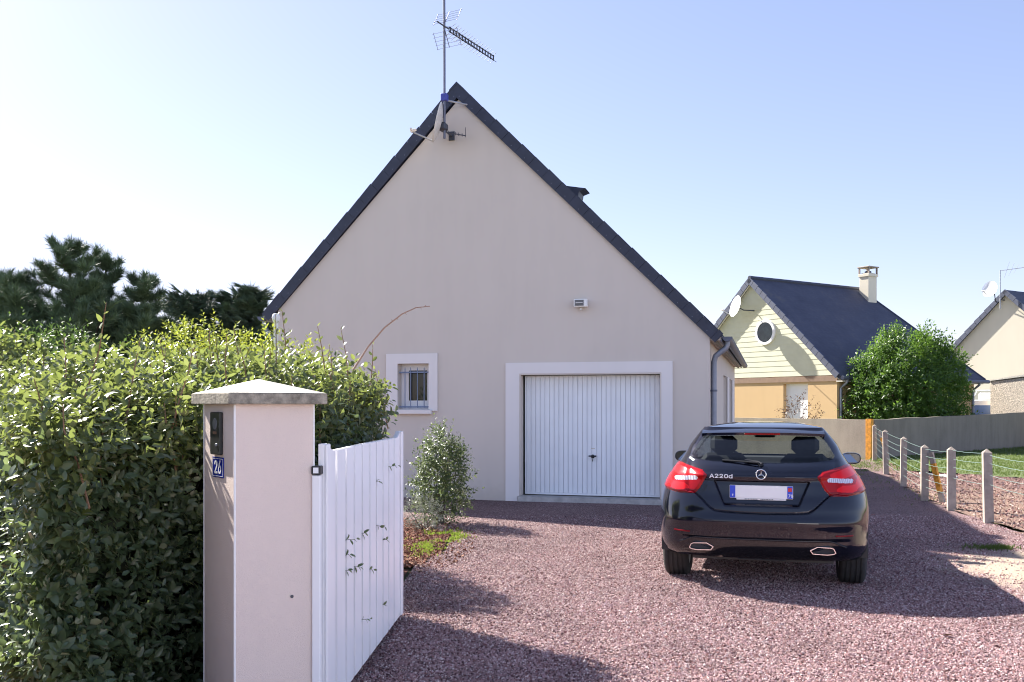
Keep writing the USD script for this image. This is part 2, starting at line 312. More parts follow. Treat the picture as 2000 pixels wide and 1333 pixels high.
A = math.radians(15.4); CA, SA = math.cos(A), math.sin(A)
O = np.array([1.286, 15.10])                       # point on the foot of the gable wall
def hw(s, n): return O[0] + s*CA + n*SA, O[1] - s*SA + n*CA       # house frame -> world
FENCE = [(10.25, 26.6), (8.55, 21.3), (7.64, 18.2), (6.85, 15.5), (6.65, 14.1), (6.42, 12.55), (6.10, 11.0), (5.85, 9.4)]
drive = Polygon([(-3.2, 2.2), (-1.2, 5.0), (-1.0, 7.2), (-0.95, 9.2), (-0.72, 10.2), (-0.75, 11.5), (-1.25, 12.6), (-2.0, 14.0), hw(-5.6, 0.1), hw(1.9, 0.1), hw(1.9, 11), (9.4, 28), (10.3, 26.6), (8.6, 21.3), (7.66, 18.2), (6.95, 15.5), (6.7, 14.1), (6.47, 12.55), (6.1, 10.4), (6.0, 8.0), (6.0, 4.0), (6.0, 0.4), (-2.0, 0.4)])
ground_piece('gravel_driveway', strip_polygon(drive, 0.12, zf=lambda X, Y: und(X, Y)), 'gravel_ground', smooth=True)
yard = Polygon([(10.4, 26.4), (8.62, 21.3), (7.68, 18.2), (6.97, 15.5), (6.72, 14.1), (6.49, 12.55), (6.12, 10.4), (6.02, 8.0), (6.02, 4.0), (20, 4), (26, 19.8), (14.2, 20.3), (12.0, 19.8), (9.6, 21.6)])
ground_piece('wood_chip_yard', strip_polygon(yard, 0.2, zf=lambda X, Y: und(X, Y, 0.05, 0.9) + 0.0), 'chip_ground', smooth=True)
lawn_poly = Polygon([(10.3, 26.9), (9.35, 22.6), (10.8, 20.7), (12.0, 20.0), (14.2, 20.5), (26, 20.0), (40, 26), (24, 39)])
ground_piece('lawn', strip_polygon(lawn_poly, 0.3, zf=lambda X, Y: und(X, Y, 0.04, 0.8) + 0.01), 'lawn_ground', smooth=True)
bed = Polygon([(-3.5, 8.9), (-0.98, 9.1), (-0.75, 10.2), (-0.8, 11.5), (-1.3, 12.6), (-2.05, 14.0), (-3.6, 16.0), (-7, 16.5), (-7, 9)])
ground_piece('planting_bed', strip_polygon(bed, 0.12, zf=lambda X, Y: und(X, Y) + 0.005), 'mulch_ground', smooth=True)
ground_piece('garden_soil', strip_polygon(Polygon([(-1.25, 4.9), (-1.02, 7.2), (-1.0, 9.05), (-9, 9), (-9, 5), (-3.3, 2.3)]), 0.25, zf=lambda X, Y: und(X, Y, 0.02, 1.5)), 'mulch_ground', smooth=True)
# the street behind the camera, seen only in reflections
m = MB().box(-60, 60, -0.9, 0.38, -0.02, 0.0); ground_piece('pavement', m, 'paving')
m = MB().box(-60, 60, -7.4, -0.9, -0.028, -0.015); ground_piece('road', m, 'asphalt')

# gravel stones lying loose on the drive: several angular stones, scattered
def scatter(name, n, protos, pts, sizes, parent_kind='stuff', squash=0.65, seed=3):
    r = np.random.default_rng(seed)
    pi = UsdGeom.PointInstancer.Define(stage, path_for(None, name)); tag(pi, kind=parent_kind)
    rel = []
    for k, (mesh, mt, nm) in enumerate(protos):
        pm = usdkit.mesh(stage, f'{pi.GetPath()}/{nm}' + (f'_{k:03d}' if k else ''), mesh, LOOK(mt), False); rel.append(pm.GetPath())
    pi.CreatePrototypesRel().SetTargets(rel)
    N = len(pts)
    pi.CreatePositionsAttr(Vt.Vec3fArray.FromNumpy(np.asarray(pts, np.float32)))
    pi.CreateProtoIndicesAttr(Vt.IntArray.FromNumpy(r.integers(0, len(protos), N).astype(np.int32)))
    q = r.normal(size=(N, 4)); q /= np.linalg.norm(q, axis=1, keepdims=True)
    if squash is None:                    # only turned about the vertical
        an = r.uniform(0, np.pi, N); q = np.c_[np.cos(an), 0*an, 0*an, np.sin(an)]
    pi.CreateOrientationsAttr(Vt.QuathArray.FromNumpy(np.c_[q[:, 1:], q[:, :1]].astype(np.float16)))
    pi.CreateScalesAttr(Vt.Vec3fArray.FromNumpy(np.repeat(np.asarray(sizes, np.float32)[:, None], 3, 1)))
    return pi

def stone(seed, flat=0.7):
    r = np.random.default_rng(seed)
    p = r.normal(size=(11, 3)); p /= np.linalg.norm(p, axis=1, keepdims=True); p *= r.uniform(0.38, 0.55, (11, 1)); p[:, 2] *= flat
    h = trimesh.convex.convex_hull(p); return np.array(h.vertices), np.array(h.faces)
for i, (c, v) in enumerate([(G2, .2), ((0.48, 0.345, 0.335), .25), ((0.24, 0.11, 0.105), .25), ((0.62, 0.51, 0.49), .15), ((0.36, 0.23, 0.24), .25), ((0.10, 0.043, 0.043), .3)]):
    simple(f'stone_{"rose pale brick white mauve dark".split()[i]}', c, 0.85, vary=v, scale=40, bump=0.3, bscale=300, big=0.22)
protos = [(stone(10+i), f'stone_{w}', 'gravel_stone') for i, w in enumerate('rose pale brick white mauve rose dark rose'.split())]
NG = 170000
Yg = 5.1 + (13.5-5.1)*rng.beta(1.0, 1.35, NG); Xg = Yg*rng.uniform(-0.19, 0.57, NG)
ok = contains_xy(drive, Xg, Yg)
dd = np.hypot((Xg-5.3)*0.95, (Yg-8.75)*0.62) + 1.1*meshkit.fbm(np.c_[Xg*3, Yg*3, 0*Xg], 4, 9)
ok &= (rng.uniform(size=NG) < np.clip((dd-1.2)/0.5, 0.10, 1))
Xg, Yg = Xg[ok], Yg[ok]
szs = rng.uniform(0.010, 0.021, len(Xg))*(1 + 0.5*(rng.uniform(size=len(Xg)) > 0.96))
scatter('gravel', None, protos, np.c_[Xg, Yg, und(Xg, Yg) + szs*0.12], szs)

# ------------------------------------------------------------------ the gabled house
house = thing('gable_house', 'beige rendered house, its gable end with white garage door facing the drive', 'house', (O[0], O[1], 0), -15.4)
AP = np.array([-2.29, 6.99]); ER = np.array([2.08, 2.685]); EL_ = np.array([-5.95, 3.20]); LEN = 11.1
wall_poly = Polygon([(-5.66, -0.03), (1.88, -0.03), (1.88, 2.66), (-2.26, 6.74), (-5.66, 3.26)],
                    [[(-3.367, 1.513), (-2.797, 1.513), (-2.797, 2.294), (-3.367, 2.294)], [(-1.205, 0), (1.129, 0), (1.129, 2.105), (-1.205, 2.105)]])
part(house, 'gable_wall', MB().prism(wall_poly, 0.0, 0.25), 'house_render')
m = MB()
side = Polygon([(0.25, -0.03), (LEN, -0.03), (LEN, 2.66), (0.25, 2.66)], [[(4.6, 0.05), (6.0, 0.05), (6.0, 2.2), (4.6, 2.2)], [(7.6, 0.05), (8.8, 0.05), (8.8, 2.2), (7.6, 2.2)]])
part(house, 'side_wall', MB().prism(side, 1.66, 1.88, axes='yz'), 'house_render')
part(house, 'side_wall', MB().box(-5.66, -5.44, 0.25, LEN, -0.03, 3.2), 'house_render')
part(house, 'rear_wall', MB().prism([(-5.44, -0.03), (1.66, -0.03), (1.66, 2.62), (-2.26, 6.6), (-5.44, 3.2)], LEN-0.25, LEN), 'house_render')
for y0, y1 in ((4.6, 6.0), (7.6, 8.8)):                     # french windows on the drive side
    f = MB()
    for a, b in ((y0, y0+.07), (y1-.07, y1), ((y0+y1)/2-.05, (y0+y1)/2+.05)): f.box(1.74, 1.80, a, b, 0.05, 2.2)
    f.box(1.742, 1.798, y0+.07, y1-.07, 2.13, 2.2); f.box(1.742, 1.798, y0+.07, y1-.07, .05, .14)
    w = part(house, 'french_window', f, 'white_pvc')
    part(w, 'pane', MB().box(1.765, 1.775, y0+.07, y1-.07, .14, 2.13), 'window_glass')
    part(w, 'room_dark', MB().box(1.60, 1.655, y0-.1, y1+.1, 0, 2.3), 'dark_room_paint')
    part(w, 'shutter', MB().box(1.885, 1.915, y1+.02, y1+.02+(y1-y0)/2, .1, 2.2, .006), 'surround_render')
def perp(a, b):
    d = (b-a)/np.linalg.norm(b-a); nrm = np.array([d[1], -d[0]])
    return d, nrm if nrm[1] < 0 else -nrm
for a, b, nm in ((AP, ER, 'r'), (AP, EL_, 'l')):
    d, dn = perp(a, b); L = np.linalg.norm(b-a)
    top = [a, b, b+dn*0.17, a+dn*0.17]
    if nm == 'r': top = [a, b, b+dn*0.10, a+dn*0.17*1.0 + np.array([0, -.02])]
    part(house, 'roof_slope', MB().prism([tuple(x) for x in ([a, b, b+dn*0.16, np.array([a[0], a[1]-0.235])])], -0.018, LEN+0.15), 'slate')
    # slates that close the verge, one by one, each with its pale fixing
    step = 0.318; k = int(L/step)+1
    for i in range(k):
        t0, t1 = i*step, min((i+1)*step, L)-0.004
        if t1-t0 < 0.05: continue
        o = 0.004*(i % 2)
        w0, w1 = -0.020, 0.168
        p = [a+d*t0+dn*(w0-o), a+d*t1+dn*(w0+0.008-o), a+d*t1+dn*w1, a+d*t0+dn*w1]
        if i == 0: p = [a + np.array([0, .028+o]), a+d*t1+dn*(w0-o), a+d*t1+dn*w1, np.array([a[0], a[1]-w1*1.40])]
        tile = part(house, 'verge_slate', MB().prism([tuple(x) for x in p], -0.046-o, -0.020), 'slate')
        c = a+d*(t0+0.6*step)+dn*0.12
        if t0+0.6*step < L:
            part(tile, 'nail', MB().lathe([(0.0, 0), (0.008, 0), (0.006, .006), (0.0, .007)], 8, 'y', (c[0], -0.046-o-.0075, c[1])), 'mast_grey')
ridge = MB().prism([(-2.42, 6.90), (-2.29, 7.025), (-2.16, 6.90), (-2.16, 6.86), (-2.29, 6.985), (-2.42, 6.86)], -0.05, LEN+.1)
part(house, 'ridge_capping', ridge, 'slate')
# small vent standing out of the right slope
t = (5.16-AP[1])/(ER[1]-AP[1]); vx = AP[0]+t*(ER[0]-AP[0])
part(house, 'roof_vent', MB().prism([(vx-.22, 5.28), (vx+.27, 5.19), (vx+.16, 5.15), (vx+.13, 5.0), (vx-.05, 4.95)], 0.35, 0.75), 'slate')
# eaves, gutter and downpipe on the right
part(house, 'soffit', MB().prism([(1.882, 2.60), (2.06, 2.60), (2.06, 2.655), (1.882, 2.655)], 0.02, LEN), 'house_render')
gut = MB()
an = np.linspace(np.pi, 2*np.pi, 10); o_ = np.c_[2.145+0.075*np.cos(an), 2.655+0.075*np.sin(an)]; i_ = np.c_[2.145+0.068*np.cos(an[::-1]), 2.655+0.068*np.sin(an[::-1])]
gut.prism([tuple(x) for x in np.vstack([o_, i_])], 0.02, LEN+0.12); gut.prism([tuple(x) for x in o_], 0.012, 0.02); gut.prism([tuple(x) for x in o_], LEN+.12, LEN+.128)
part(house, 'gutter', gut, 'zinc_dark')
part(house, 'fascia', MB().box(2.045, 2.068, 0.02, LEN, 2.58, 2.68), 'zinc_dark')
dp = MB().tube([(2.14, .16, 2.60), (2.14, .16, 2.54), (2.12, .16, 2.49), (2.03, .16, 2.42), (1.96, .16, 2.36), (1.935, .16, 2.27), (1.935, .16, 1.2), (1.935, .16, 0.02)], 0.045, 12)
dpp = part(house, 'downpipe', dp, 'zinc', smooth=40)
for z in (2.0, 1.0): part(dpp, 'pipe_clip', MB().lathe([(.047, 0), (.053, 0), (.053, .03), (.047, .03)], 14, 'z', (1.935, .16, z-.2)).box(1.875, 1.90, .15, .17, z-.2, z-.17), 'zinc_dark')
# left eave end
gl = MB().prism([tuple(x) for x in np.c_[-6.0+0.075*np.cos(an), 3.17+0.075*np.sin(an)]], 0.0, LEN)
gl.box(-5.96, -5.64, -0.01, LEN, 3.12, 3.19)
part(house, 'gutter', gl, 'zinc_dark')
part(house, 'downpipe', MB().tube([(-5.98, .1, 3.1), (-5.98, .1, 3.0), (-5.90, .1, 2.85), (-5.74, .1, 2.72), (-5.74, .1, 0.0)], .045, 10), 'zinc', smooth=40)
# garage opening
S0, S1 = -1.205, 1.129
sp = Polygon([(-1.44, -0.02), (-1.44, 2.285), (1.306, 2.285), (1.306, -0.02), (S1, -0.02), (S1, 2.105), (S0, 2.105), (S0, -0.02)])
part(house, 'garage_surround', MB().prism(sp, -0.022, -0.0005), 'surround_render')
rev = MB().box(S0-.001, S0+.022, -.018, .16, .09, 2.105).box(S1-.022, S1+.001, -.018, .16, .09, 2.105).box(S0+.022, S1-.022, -.018, .16, 2.083, 2.106)
part(house, 'garage_reveal', rev, 'house_render')
part(house, 'garage_sill', MB().box(S0-.03, S1+.03, -0.055, .24, -.02, .088, .012), 'concrete_sill')
gd = MB().box(S0+.055, S1-.025, .176, .20, .10, 2.075)
for a, b in ((S0+.052, S0+.075), (S1-.042, S1-.024)): gd.box(a, b, .158, .1755, .105, 2.07)
gd.box(S0+.075, S1-.042, .158, .1755, .105, .135)
door = part(house, 'garage_door', gd, 'white_paint')
part(house, 'garage_back', MB().box(S0+.03, S1-.028, .215, .24, .095, 2.08), 'dark_gap')
x0, x1 = S0+.077, S1-.044; npan = 28; wp = (x1-x0)/npan
for i in range(npan):
    a, b = x0+i*wp, x0+(i+1)*wp
    g = 0.007; dpt = 0.0 if i % 2 else 0.004
    pp = [(a+g*.5, .1745), (a+g, .166-dpt), (b-g, .166-dpt), (b-g*.5, .1745)]
    part(door, 'panel', MB().prism(pp, .138, 2.066, axes='xy'), 'white_paint')
h = MB().lathe([(0, 0), (.032, 0), (.03, .01), (0, .012)], 18, 'y', (-.005, .150, .745)).tube([(-.07, .138, .752), (.055, .138, .752)], [.011, .013], 8).tube([(-.005, .16, .752), (-.005, .138, .752)], .010, 8)
hd = part(door, 'handle', h, 'black_plastic', smooth=40)
part(hd, 'key', MB().box(-.010, .002, .135, .140, .665, .70).box(-.006, -.002, .138, .156, .69, .71), 'dark_metal')
part(door, 'maker_plate', MB().box(-.035, .03, .1605, .1618, .868, .884), 'dish_paint')
# small barred window
W0, W1, Z0, Z1 = -3.367, -2.797, 1.513, 2.294
sp = Polygon([(-3.575, 1.487), (-2.64, 1.487), (-2.64, 2.464), (-3.575, 2.464)], [[(W0, Z0-.001), (W1, Z0-.001), (W1, Z1), (W0, Z1)]])
part(house, 'window_surround', MB().prism(sp, -0.022, -0.0005), 'surround_render')
part(house, 'window_sill', MB().box(W0-.06, W1+.06, -0.07, .19, 1.43, Z0-.002, .01), 'surround_render')
win = MB()
fy0, fy1 = .17, .215
win.box(W0, W0+.06, fy0, fy1, Z0, Z1).box(W1-.05, W1, fy0, fy1, Z0, Z1).box(W0+.06, W1-.05, fy0, fy1, Z0, Z0+.10).box(W0+.06, W1-.05, fy0, fy1, Z1-.06, Z1)
win.box(W0+.06, W0+.13, fy0+.005, fy1-.005, Z0+.10, Z1-.06).box(W1-.10, W1-.05, fy0+.005, fy1-.005, Z0+.10, Z1-.06).box(W0+.13, W1-.10, fy0+.005, fy1-.005, Z0+.10, Z0+.15).box(W0+.13, W1-.10, fy0+.005, fy1-.005, Z1-.11, Z1-.06)
w = part(house, 'window', win, 'white_pvc')
part(w, 'pane', MB().box(W0+.13, W1-.10, .19, .195, Z0+.15, Z1-.11), 'window_glass')
part(w, 'room_dark', MB().box(W0-.1, W1+.1, .27, .29, Z0-.1, Z1+.1), 'dark_room_paint')
gr = part(house, 'window_grille', MB().box(W0+.01, W1-.01, .035, .045, Z1-.16, Z1-.135).box(W0+.01, W1-.01, .035, .045, Z0+.03, Z0+.055), 'grille_paint')
for k in range(4):
    xx = W0+.10+k*(W1-W0-.2)/3 + (.02 if k == 0 else 0)
    b = MB().tube([(xx, .032, Z0+.025), (xx, .032, Z1-.09)], .0085, 8).tube([(xx, .032, Z1-.09), (xx, .032, Z1-.055)], [.0085, .001], 8)
    part(gr, 'bar', b, 'grille_paint')
# wall lamp beside the garage
lamp = thing('security_light', 'white floodlight with sensor on the gable wall above the garage door', 'floodlight', (*hw(-.16, 0), 3.235), -15.4)
part(lamp, 'housing', MB().box(-.11, .11, -.135, -.03, -.065, .065, .012).box(-.03, .03, -.03, -.0005, -.03, .03), 'white_metal')
part(lamp, 'lamp_glass', MB().box(-.085, .06, -.1415, -.1352, -.047, .045), 'grey_plastic')
part(lamp, 'lamp_tube', MB().tube([(-.07, -.146, 0), (.045, -.146, 0)], .006, 8), 'white_metal')
part(lamp, 'sensor', MB().lathe([(0, -.035), (.018, -.03), (.026, -.012), (.022, .008), (0, .012)], 14, 'z', (0.0, -.07, -.088)), 'dish_paint', smooth=50)

# ------------------------------------------------------------------ aerial mast and dish on the gable
mast = thing('antenna_mast', 'grey aerial mast clamped to the gable peak, carrying a comb-like television antenna', 'antenna', (*hw(-2.385, -.38), 0), -15.4)
part(mast, 'pole', MB().tube([(0, 0, 5.98), (0, 0, 7.1), (-.01, 0, 9.3)], .021, 10), 'mast_grey', smooth=50)
part(mast, 'clamp', MB().box(-.055, .055, -.04, .05, 6.60, 6.72, .01), 'blue_clamp')
part(mast, 'wall_bracket', MB().tube([(0.02, .03, 6.62), (.31, .378, 6.62)], .016, 8).box(.27, .35, .360, .3795, 6.585, 6.655), 'galvanised')
part(mast, 'wall_bracket', MB().tube([(0.0, .02, 6.12), (.0, .375, 6.12)], .016, 8).box(-.05, .05, .36, .3795, 6.05, 6.20), 'dark_metal')
part(mast, 'gear_box', MB().box(-.10, .04, -.06, .10, 6.11, 6.25, .03), 'dark_metal')
rod = MB().tube([(-.02, .02, 6.10), (.30, .20, 6.06)], .009, 6)
for k in range(7): 
    q = np.array([-.0, .03, 6.10])*(1-k/6) + np.array([.30, .20, 6.06])*k/6
    rod.tube([q+[0, 0, -.025], q+[0, 0, .03]], .006, 5)
rod.tube([(.30, .20, 6.06), (.30, .20, 6.2)], .006, 5)
part(mast, 'toothed_arm', rod, 'dark_metal')
# directional antenna: twin boom running back and to the right, corner reflector at the mast
bz = 7.84; B0 = np.array([0.02, 0, bz-.02]); B1 = np.array([.40, 1.52, bz-.03])
bd = (B1-B0)/np.linalg.norm(B1-B0); bs = np.array([bd[1], -bd[0], 0]); bs /= np.linalg.norm(bs); bu = np.cross(bs, bd)
boom = MB()
Lb = np.linalg.norm(B1-B0)
boom.tube([B0-bd*.25, B0+bd*.10], .012, 6)
boom.tube([B0+bd*.10+bu*.035, B1+bu*.035], .011, 6); boom.tube([B0+bd*.10-bu*.035, B1-bu*.035], .011, 6)
for k in range(16):
    q = B0+bd*(.14+k*(Lb-.16)/15); boom.tube([q-bu*.05, q+bu*.05], .013, 5)
bm = part(mast, 'boom', boom, 'dark_metal')
for k in range(16):
    q = B0+bd*(.14+k*(Lb-.16)/15); hl = .115-.0035*k; e = MB()
    for sgn in (-1, 1):
        e.tube([q+bu*.04+bs*sgn*.0, q+bu*(.04+.045)+bs*sgn*hl], .0045, 4); e.tube([q-bu*.04, q-bu*(.04+.045)+bs*sgn*hl], .0045, 4)
    part(bm, 'element', e, 'dark_metal')
for sg in (1, -1):
    rf = MB()
    for k in range(5):
        q = B0-bd*(.02-.035*k)+bu*sg*(.08+k*.052); rf.tube([q-bs*.25, q+bs*.25], .0035, 4)
    for e in (-.23, 0, .23): rf.tube([B0-bd*.02+bu*sg*.06+bs*e, B0-bd*(.02-.035*4)+bu*sg*.30+bs*e], .007 if e == 0 else .0045, 4)
    part(mast, 'reflector', rf, 'mast_grey')

def dish(name, label, loc, aim, dia, mt, arm=True, rz=0.0, pole=None, group=None):
    """Offset satellite dish facing along aim, with its arm, receiver head and bracket."""
    t = thing(name, label, 'satellite dish', loc, 0, group)
    z = np.asarray(aim, float); z /= np.linalg.norm(z); x = np.cross([0, 0, 1], z); x /= np.linalg.norm(x); y = np.cross(z, x); R = np.stack([x, y, z], 1)
    r = np.linspace(0, 1, 8); prof = [(dia/2*k, .22*dia*(k*k-1)*.5) for k in r] + [(dia/2*1.015, .004), (dia/2*1.0, -.012)] + [(dia/2*k, .22*dia*(k*k-1)*.5-.012) for k in r[::-1][1:]]
    b = MB().lathe(prof, 32); part(t, 'reflector', (b.out()[0]*[0.94, 1.06, 1] @ R.T, b.out()[1]), mt, smooth=40)
    tip = R @ np.array([0, -.40*dia, .62*dia]); st = R @ np.array([0, -.52*dia, -.02])
    part(t, 'arm', MB().tube([st, tip], .014, 6), 'galvanised')
    part(t, 'receiver_head', MB().tube([tip, tip+R @ np.array([0, .05, -.08])], [.03, .022], 8).tube([tip+R @ np.array([-.08, .02, 0]), tip+R @ np.array([.08, .02, 0])], .02, 6), 'dish_paint')
    if pole is not None: part(t, 'bracket', MB().tube([R @ np.array([0, 0, -.11*dia]), *[np.asarray(q, float) for q in pole]], .022, 8), 'dark_metal')
    return t
px, py = hw(-2.385-.115, -.42)
dish('satellite_dish', 'dull grey satellite dish seen edge-on at the gable peak beside the mast', (px, py, 6.25), (-.975, -.055, .22), .62, 'dish_paint', pole=[(.12, .05, -.09)])
# ------------------------------------------------------------------ leaves and plants
LT_V = np.array([(0, 0, 0), (.32, 0, -.02), (.70, 0, -.02), (1, 0, -.10), (.30, .5, .06), (.72, .40, .03), (.30, -.5, .06), (.72, -.40, .03)])
LT_F = np.array([(0, 1, 4), (0, 6, 1), (1, 2, 5), (1, 5, 4), (1, 6, 7), (1, 7, 2), (2, 3, 5), (2, 7, 3)])
LS_V = np.array([(0, 0, 0), (.45, .5, .05), (1, 0, -.05), (.45, -.5, .05)]); LS_F = np.array([(0, 2, 1), (0, 3, 2)])
def unit(v): return v/np.maximum(np.linalg.norm(v, axis=-1, keepdims=True), 1e-9)
def leaves(P, D, N, ln, wd, tmpl=(LT_V, LT_F)):
    """Leaf blades at P growing along D with their upper side towards N: (vertices per leaf, faces)."""
    D = unit(D); N = unit(N - (N*D).sum(1, keepdims=True)*D); S = np.cross(N, D)
    V = tmpl[0]
    v = P[:, None] + (V[None, :, 0, None]*D[:, None] + V[None, :, 2, None]*N[:, None])*ln[:, None, None] + V[None, :, 1, None]*S[:, None]*wd[:, None, None]
    return v, tmpl[1]
def join(v, f):
    n = v.shape[1]
    return v.reshape(-1, 3), (f[None] + (np.arange(len(v))*n)[:, None, None]).reshape(-1, 3)
def sprigs(P, D, Lt, nl, ln, r, spread=0.9, upn=0.5, out=None):
    """Leaves set alternately along twigs that start at P, run along D for Lt. Returns base points, directions, normals, lengths."""
    D = unit(D); K = len(P)
    k = np.tile(np.arange(nl), K); i = np.repeat(np.arange(K), nl)
    t = (k + 0.6 + r.uniform(-.3, .3, len(k)))/nl
    ref = unit(np.cross(D, r.normal(size=(K, 3)))); ref2 = np.cross(D, ref)
    an = k*2.4 + r.uniform(-.5, .5, len(k)) + np.repeat(r.uniform(0, 6.28, K), nl)
    rad = ref[i]*np.cos(an)[:, None] + ref2[i]*np.sin(an)[:, None]
    base = P[i] + D[i]*(Lt[i]*t)[:, None]
    dr = unit(D[i]*(0.35+0.5*t)[:, None] + rad*spread)
    nn = D[i]*0.8 + np.array([0, 0, upn]) + r.normal(size=dr.shape)*0.35
    if out is not None: nn = nn + out[i]*0.5
    return base, dr, nn, ln*r.uniform(.7, 1.25, len(k))*np.where(t > .85, .8, 1)

HP = Polygon([(-1.58, 5.10), (-1.72, 4.65), (-1.80, 4.20), (-1.84, 3.96), (-1.94, 3.87), (-2.12, 4.00), (-2.5, 4.5), (-4.4, 6.9), (-4.6, 8.2), (-3.4, 8.1), (-2.3, 7.55), (-1.35, 7.45), (-0.93, 7.15), (-1.02, 6.3), (-1.12, 5.2), (-1.20, 5.02), (-1.34, 4.98)]).buffer(-.06)
def hedge_top(x, y):
    import shapely
    d = shapely.distance(HP.exterior, shapely.points(np.asarray(x, float), np.asarray(y, float)))
    return 1.56 + 0.23*np.clip((y-4.1)/2.4, 0, 1) + 0.22*(meshkit.fbm(np.c_[x*1.7, y*1.7, 0*x], 3, 21)-.5)*2 - .15*np.exp(-d/.13)
rh = np.random.default_rng(11)
ring = np.array(HP.exterior.coords)[:-1]
if Polygon(ring).exterior.is_ccw is False: ring = ring[::-1]
hedge = thing('hedge', 'tall leafy evergreen hedge beside the number pillar and behind the white gate', 'hedge')
P, Nn, W = [], [], []
for a, b in zip(ring, np.roll(ring, -1, 0)):
    d = b-a; L = np.linalg.norm(d); nrm = np.array([d[1], -d[0]])/L
    mid = (a+b)/2; vis = 1.0 if (nrm @ -mid) > -.3 or mid[0] > -1.7 else 0.30
    if mid[1] > 7.4: vis = .5
    k = int(L*1.75*560*vis); t = rh.uniform(size=k); z = 1.80*rh.uniform(size=k)
    p = a + d*t[:, None]; P.append(np.c_[p, z]); Nn.append(np.tile([nrm[0], nrm[1], .12], (k, 1)))
x0, y0, x1, y1 = HP.bounds; k = 7200
q = np.c_[rh.uniform(x0, x1, k), rh.uniform(y0, y1, k)]; q = q[contains_xy(HP, q[:, 0], q[:, 1])]
P.append(np.c_[q, hedge_top(q[:, 0], q[:, 1])]); Nn.append(np.tile([0., 0, 1], (len(q), 1)))
P, Nn = np.vstack(P), unit(np.vstack(Nn))
zt = hedge_top(P[:, 0], P[:, 1]); sel = P[:, 2] <= zt + .02; P, Nn, zt = P[sel], Nn[sel], zt[sel]
lump = (meshkit.fbm(P*2.6, 3, 4)-.5)*0.30 + (meshkit.fbm(P*8.0, 2, 8)-.5)*0.14
P = P + Nn*lump[:, None] - Nn*rh.uniform(0.02, .20, len(P))[:, None]
edge = np.clip((P[:, 2]-(zt-.35))/.35, 0, 1)
D = unit(Nn*1.0 + np.array([0, 0, .55]) + rh.normal(size=P.shape)*.42)
Lt = rh.uniform(.07, .17, len(P))*(1+.8*edge*rh.uniform(0, 1, len(P)))
bp, dr, nn, ln = sprigs(P, D, Lt, 7, .058, rh, out=Nn)
# keep the pillar, its plate and the gate clear
PH = math.radians(37.9); PC0 = np.array([-1.2776, 4.29]); pr, pl = np.array([math.cos(PH), math.sin(PH)]), np.array([-math.sin(PH), math.cos(PH)])
PCEN = PC0 + .2*pr + .2*pl
def clear(b, d, l):
    tip = b + d*l[:, None]; ok = np.ones(len(b), bool)
    for q_ in (b, tip):
        rel = q_[:, :2]-PCEN; u, v = rel @ pr, rel @ pl
        ok &= ~((abs(u) < .215) & (abs(v) < .215) & (q_[:, 2] < 1.60)) & ~((abs(u) < .27) & (abs(v) < .27) & (q_[:, 2] > 1.58) & (q_[:, 2] < 1.76))
        ok &= ~((u < -.20) & (q_[:, 0] + .334*q_[:, 1] > .012) & (q_[:, 2] < 1.62))
        ok &= ~((q_[:, 0] > -1.0) & (q_[:, 1] > 4.5) & (q_[:, 1] < 6.95) & (q_[:, 2] < 1.38))
        ok &= ~((q_[:, 0] > -1.22) & (q_[:, 1] < 4.95) & (q_[:, 2] < 1.45))
    return ok
ok = clear(bp, dr, ln); bp, dr, nn, ln = bp[ok], dr[ok], nn[ok], ln[ok]
v, f = leaves(bp, dr, nn, ln, ln*rh.uniform(.42, .56, len(ln)))
cen = v.mean(1); dcam = np.linalg.norm(cen-[0, 0, EYE], axis=1)
young = (cen[:, 2] > hedge_top(cen[:, 0], cen[:, 1]) - .16 + rh.normal(size=len(cen))*.08) | (rh.uniform(size=len(cen)) > .97)
nrmv = unit(np.cross(v[:, 4]-v[:, 0], v[:, 6]-v[:, 0])); face = np.abs((nrmv*unit(np.array([0, 0, EYE])-cen)).sum(1))
# the 300 leaves that show largest, one mesh each: nearest, broadside and not behind others
pxx = 1000+F_PX*cen[:, 0]/cen[:, 1]; pzz = HOR-F_PX*(cen[:, 2]-EYE)/cen[:, 1]
inside = (pxx > 8) & (pxx < 400) & (pzz < 1325) & (pzz > 600)
depth = dcam.copy(); cell = {}
for i_ in np.argsort(depth):
    if inside[i_]:
        cell.setdefault((int(pxx[i_]//17), int(pzz[i_]//17)), i_)
cand = np.array(list(cell.values())); score = ln[cand]*face[cand]/depth[cand]
big = cand[np.argsort(-score)[:300]]; isbig = np.zeros(len(cen), bool); isbig[big] = True
for m_, nm, mt in ((~young & ~isbig, 'foliage', 'hedge_leaf'), (young & ~isbig, 'young_foliage', 'hedge_young')):
    part(hedge, nm, join(v[m_], f), mt, smooth=True, kind='stuff')
for i_ in big: part(hedge, 'leaf', (v[i_], f), 'hedge_young' if young[i_] else 'hedge_leaf', smooth=True)
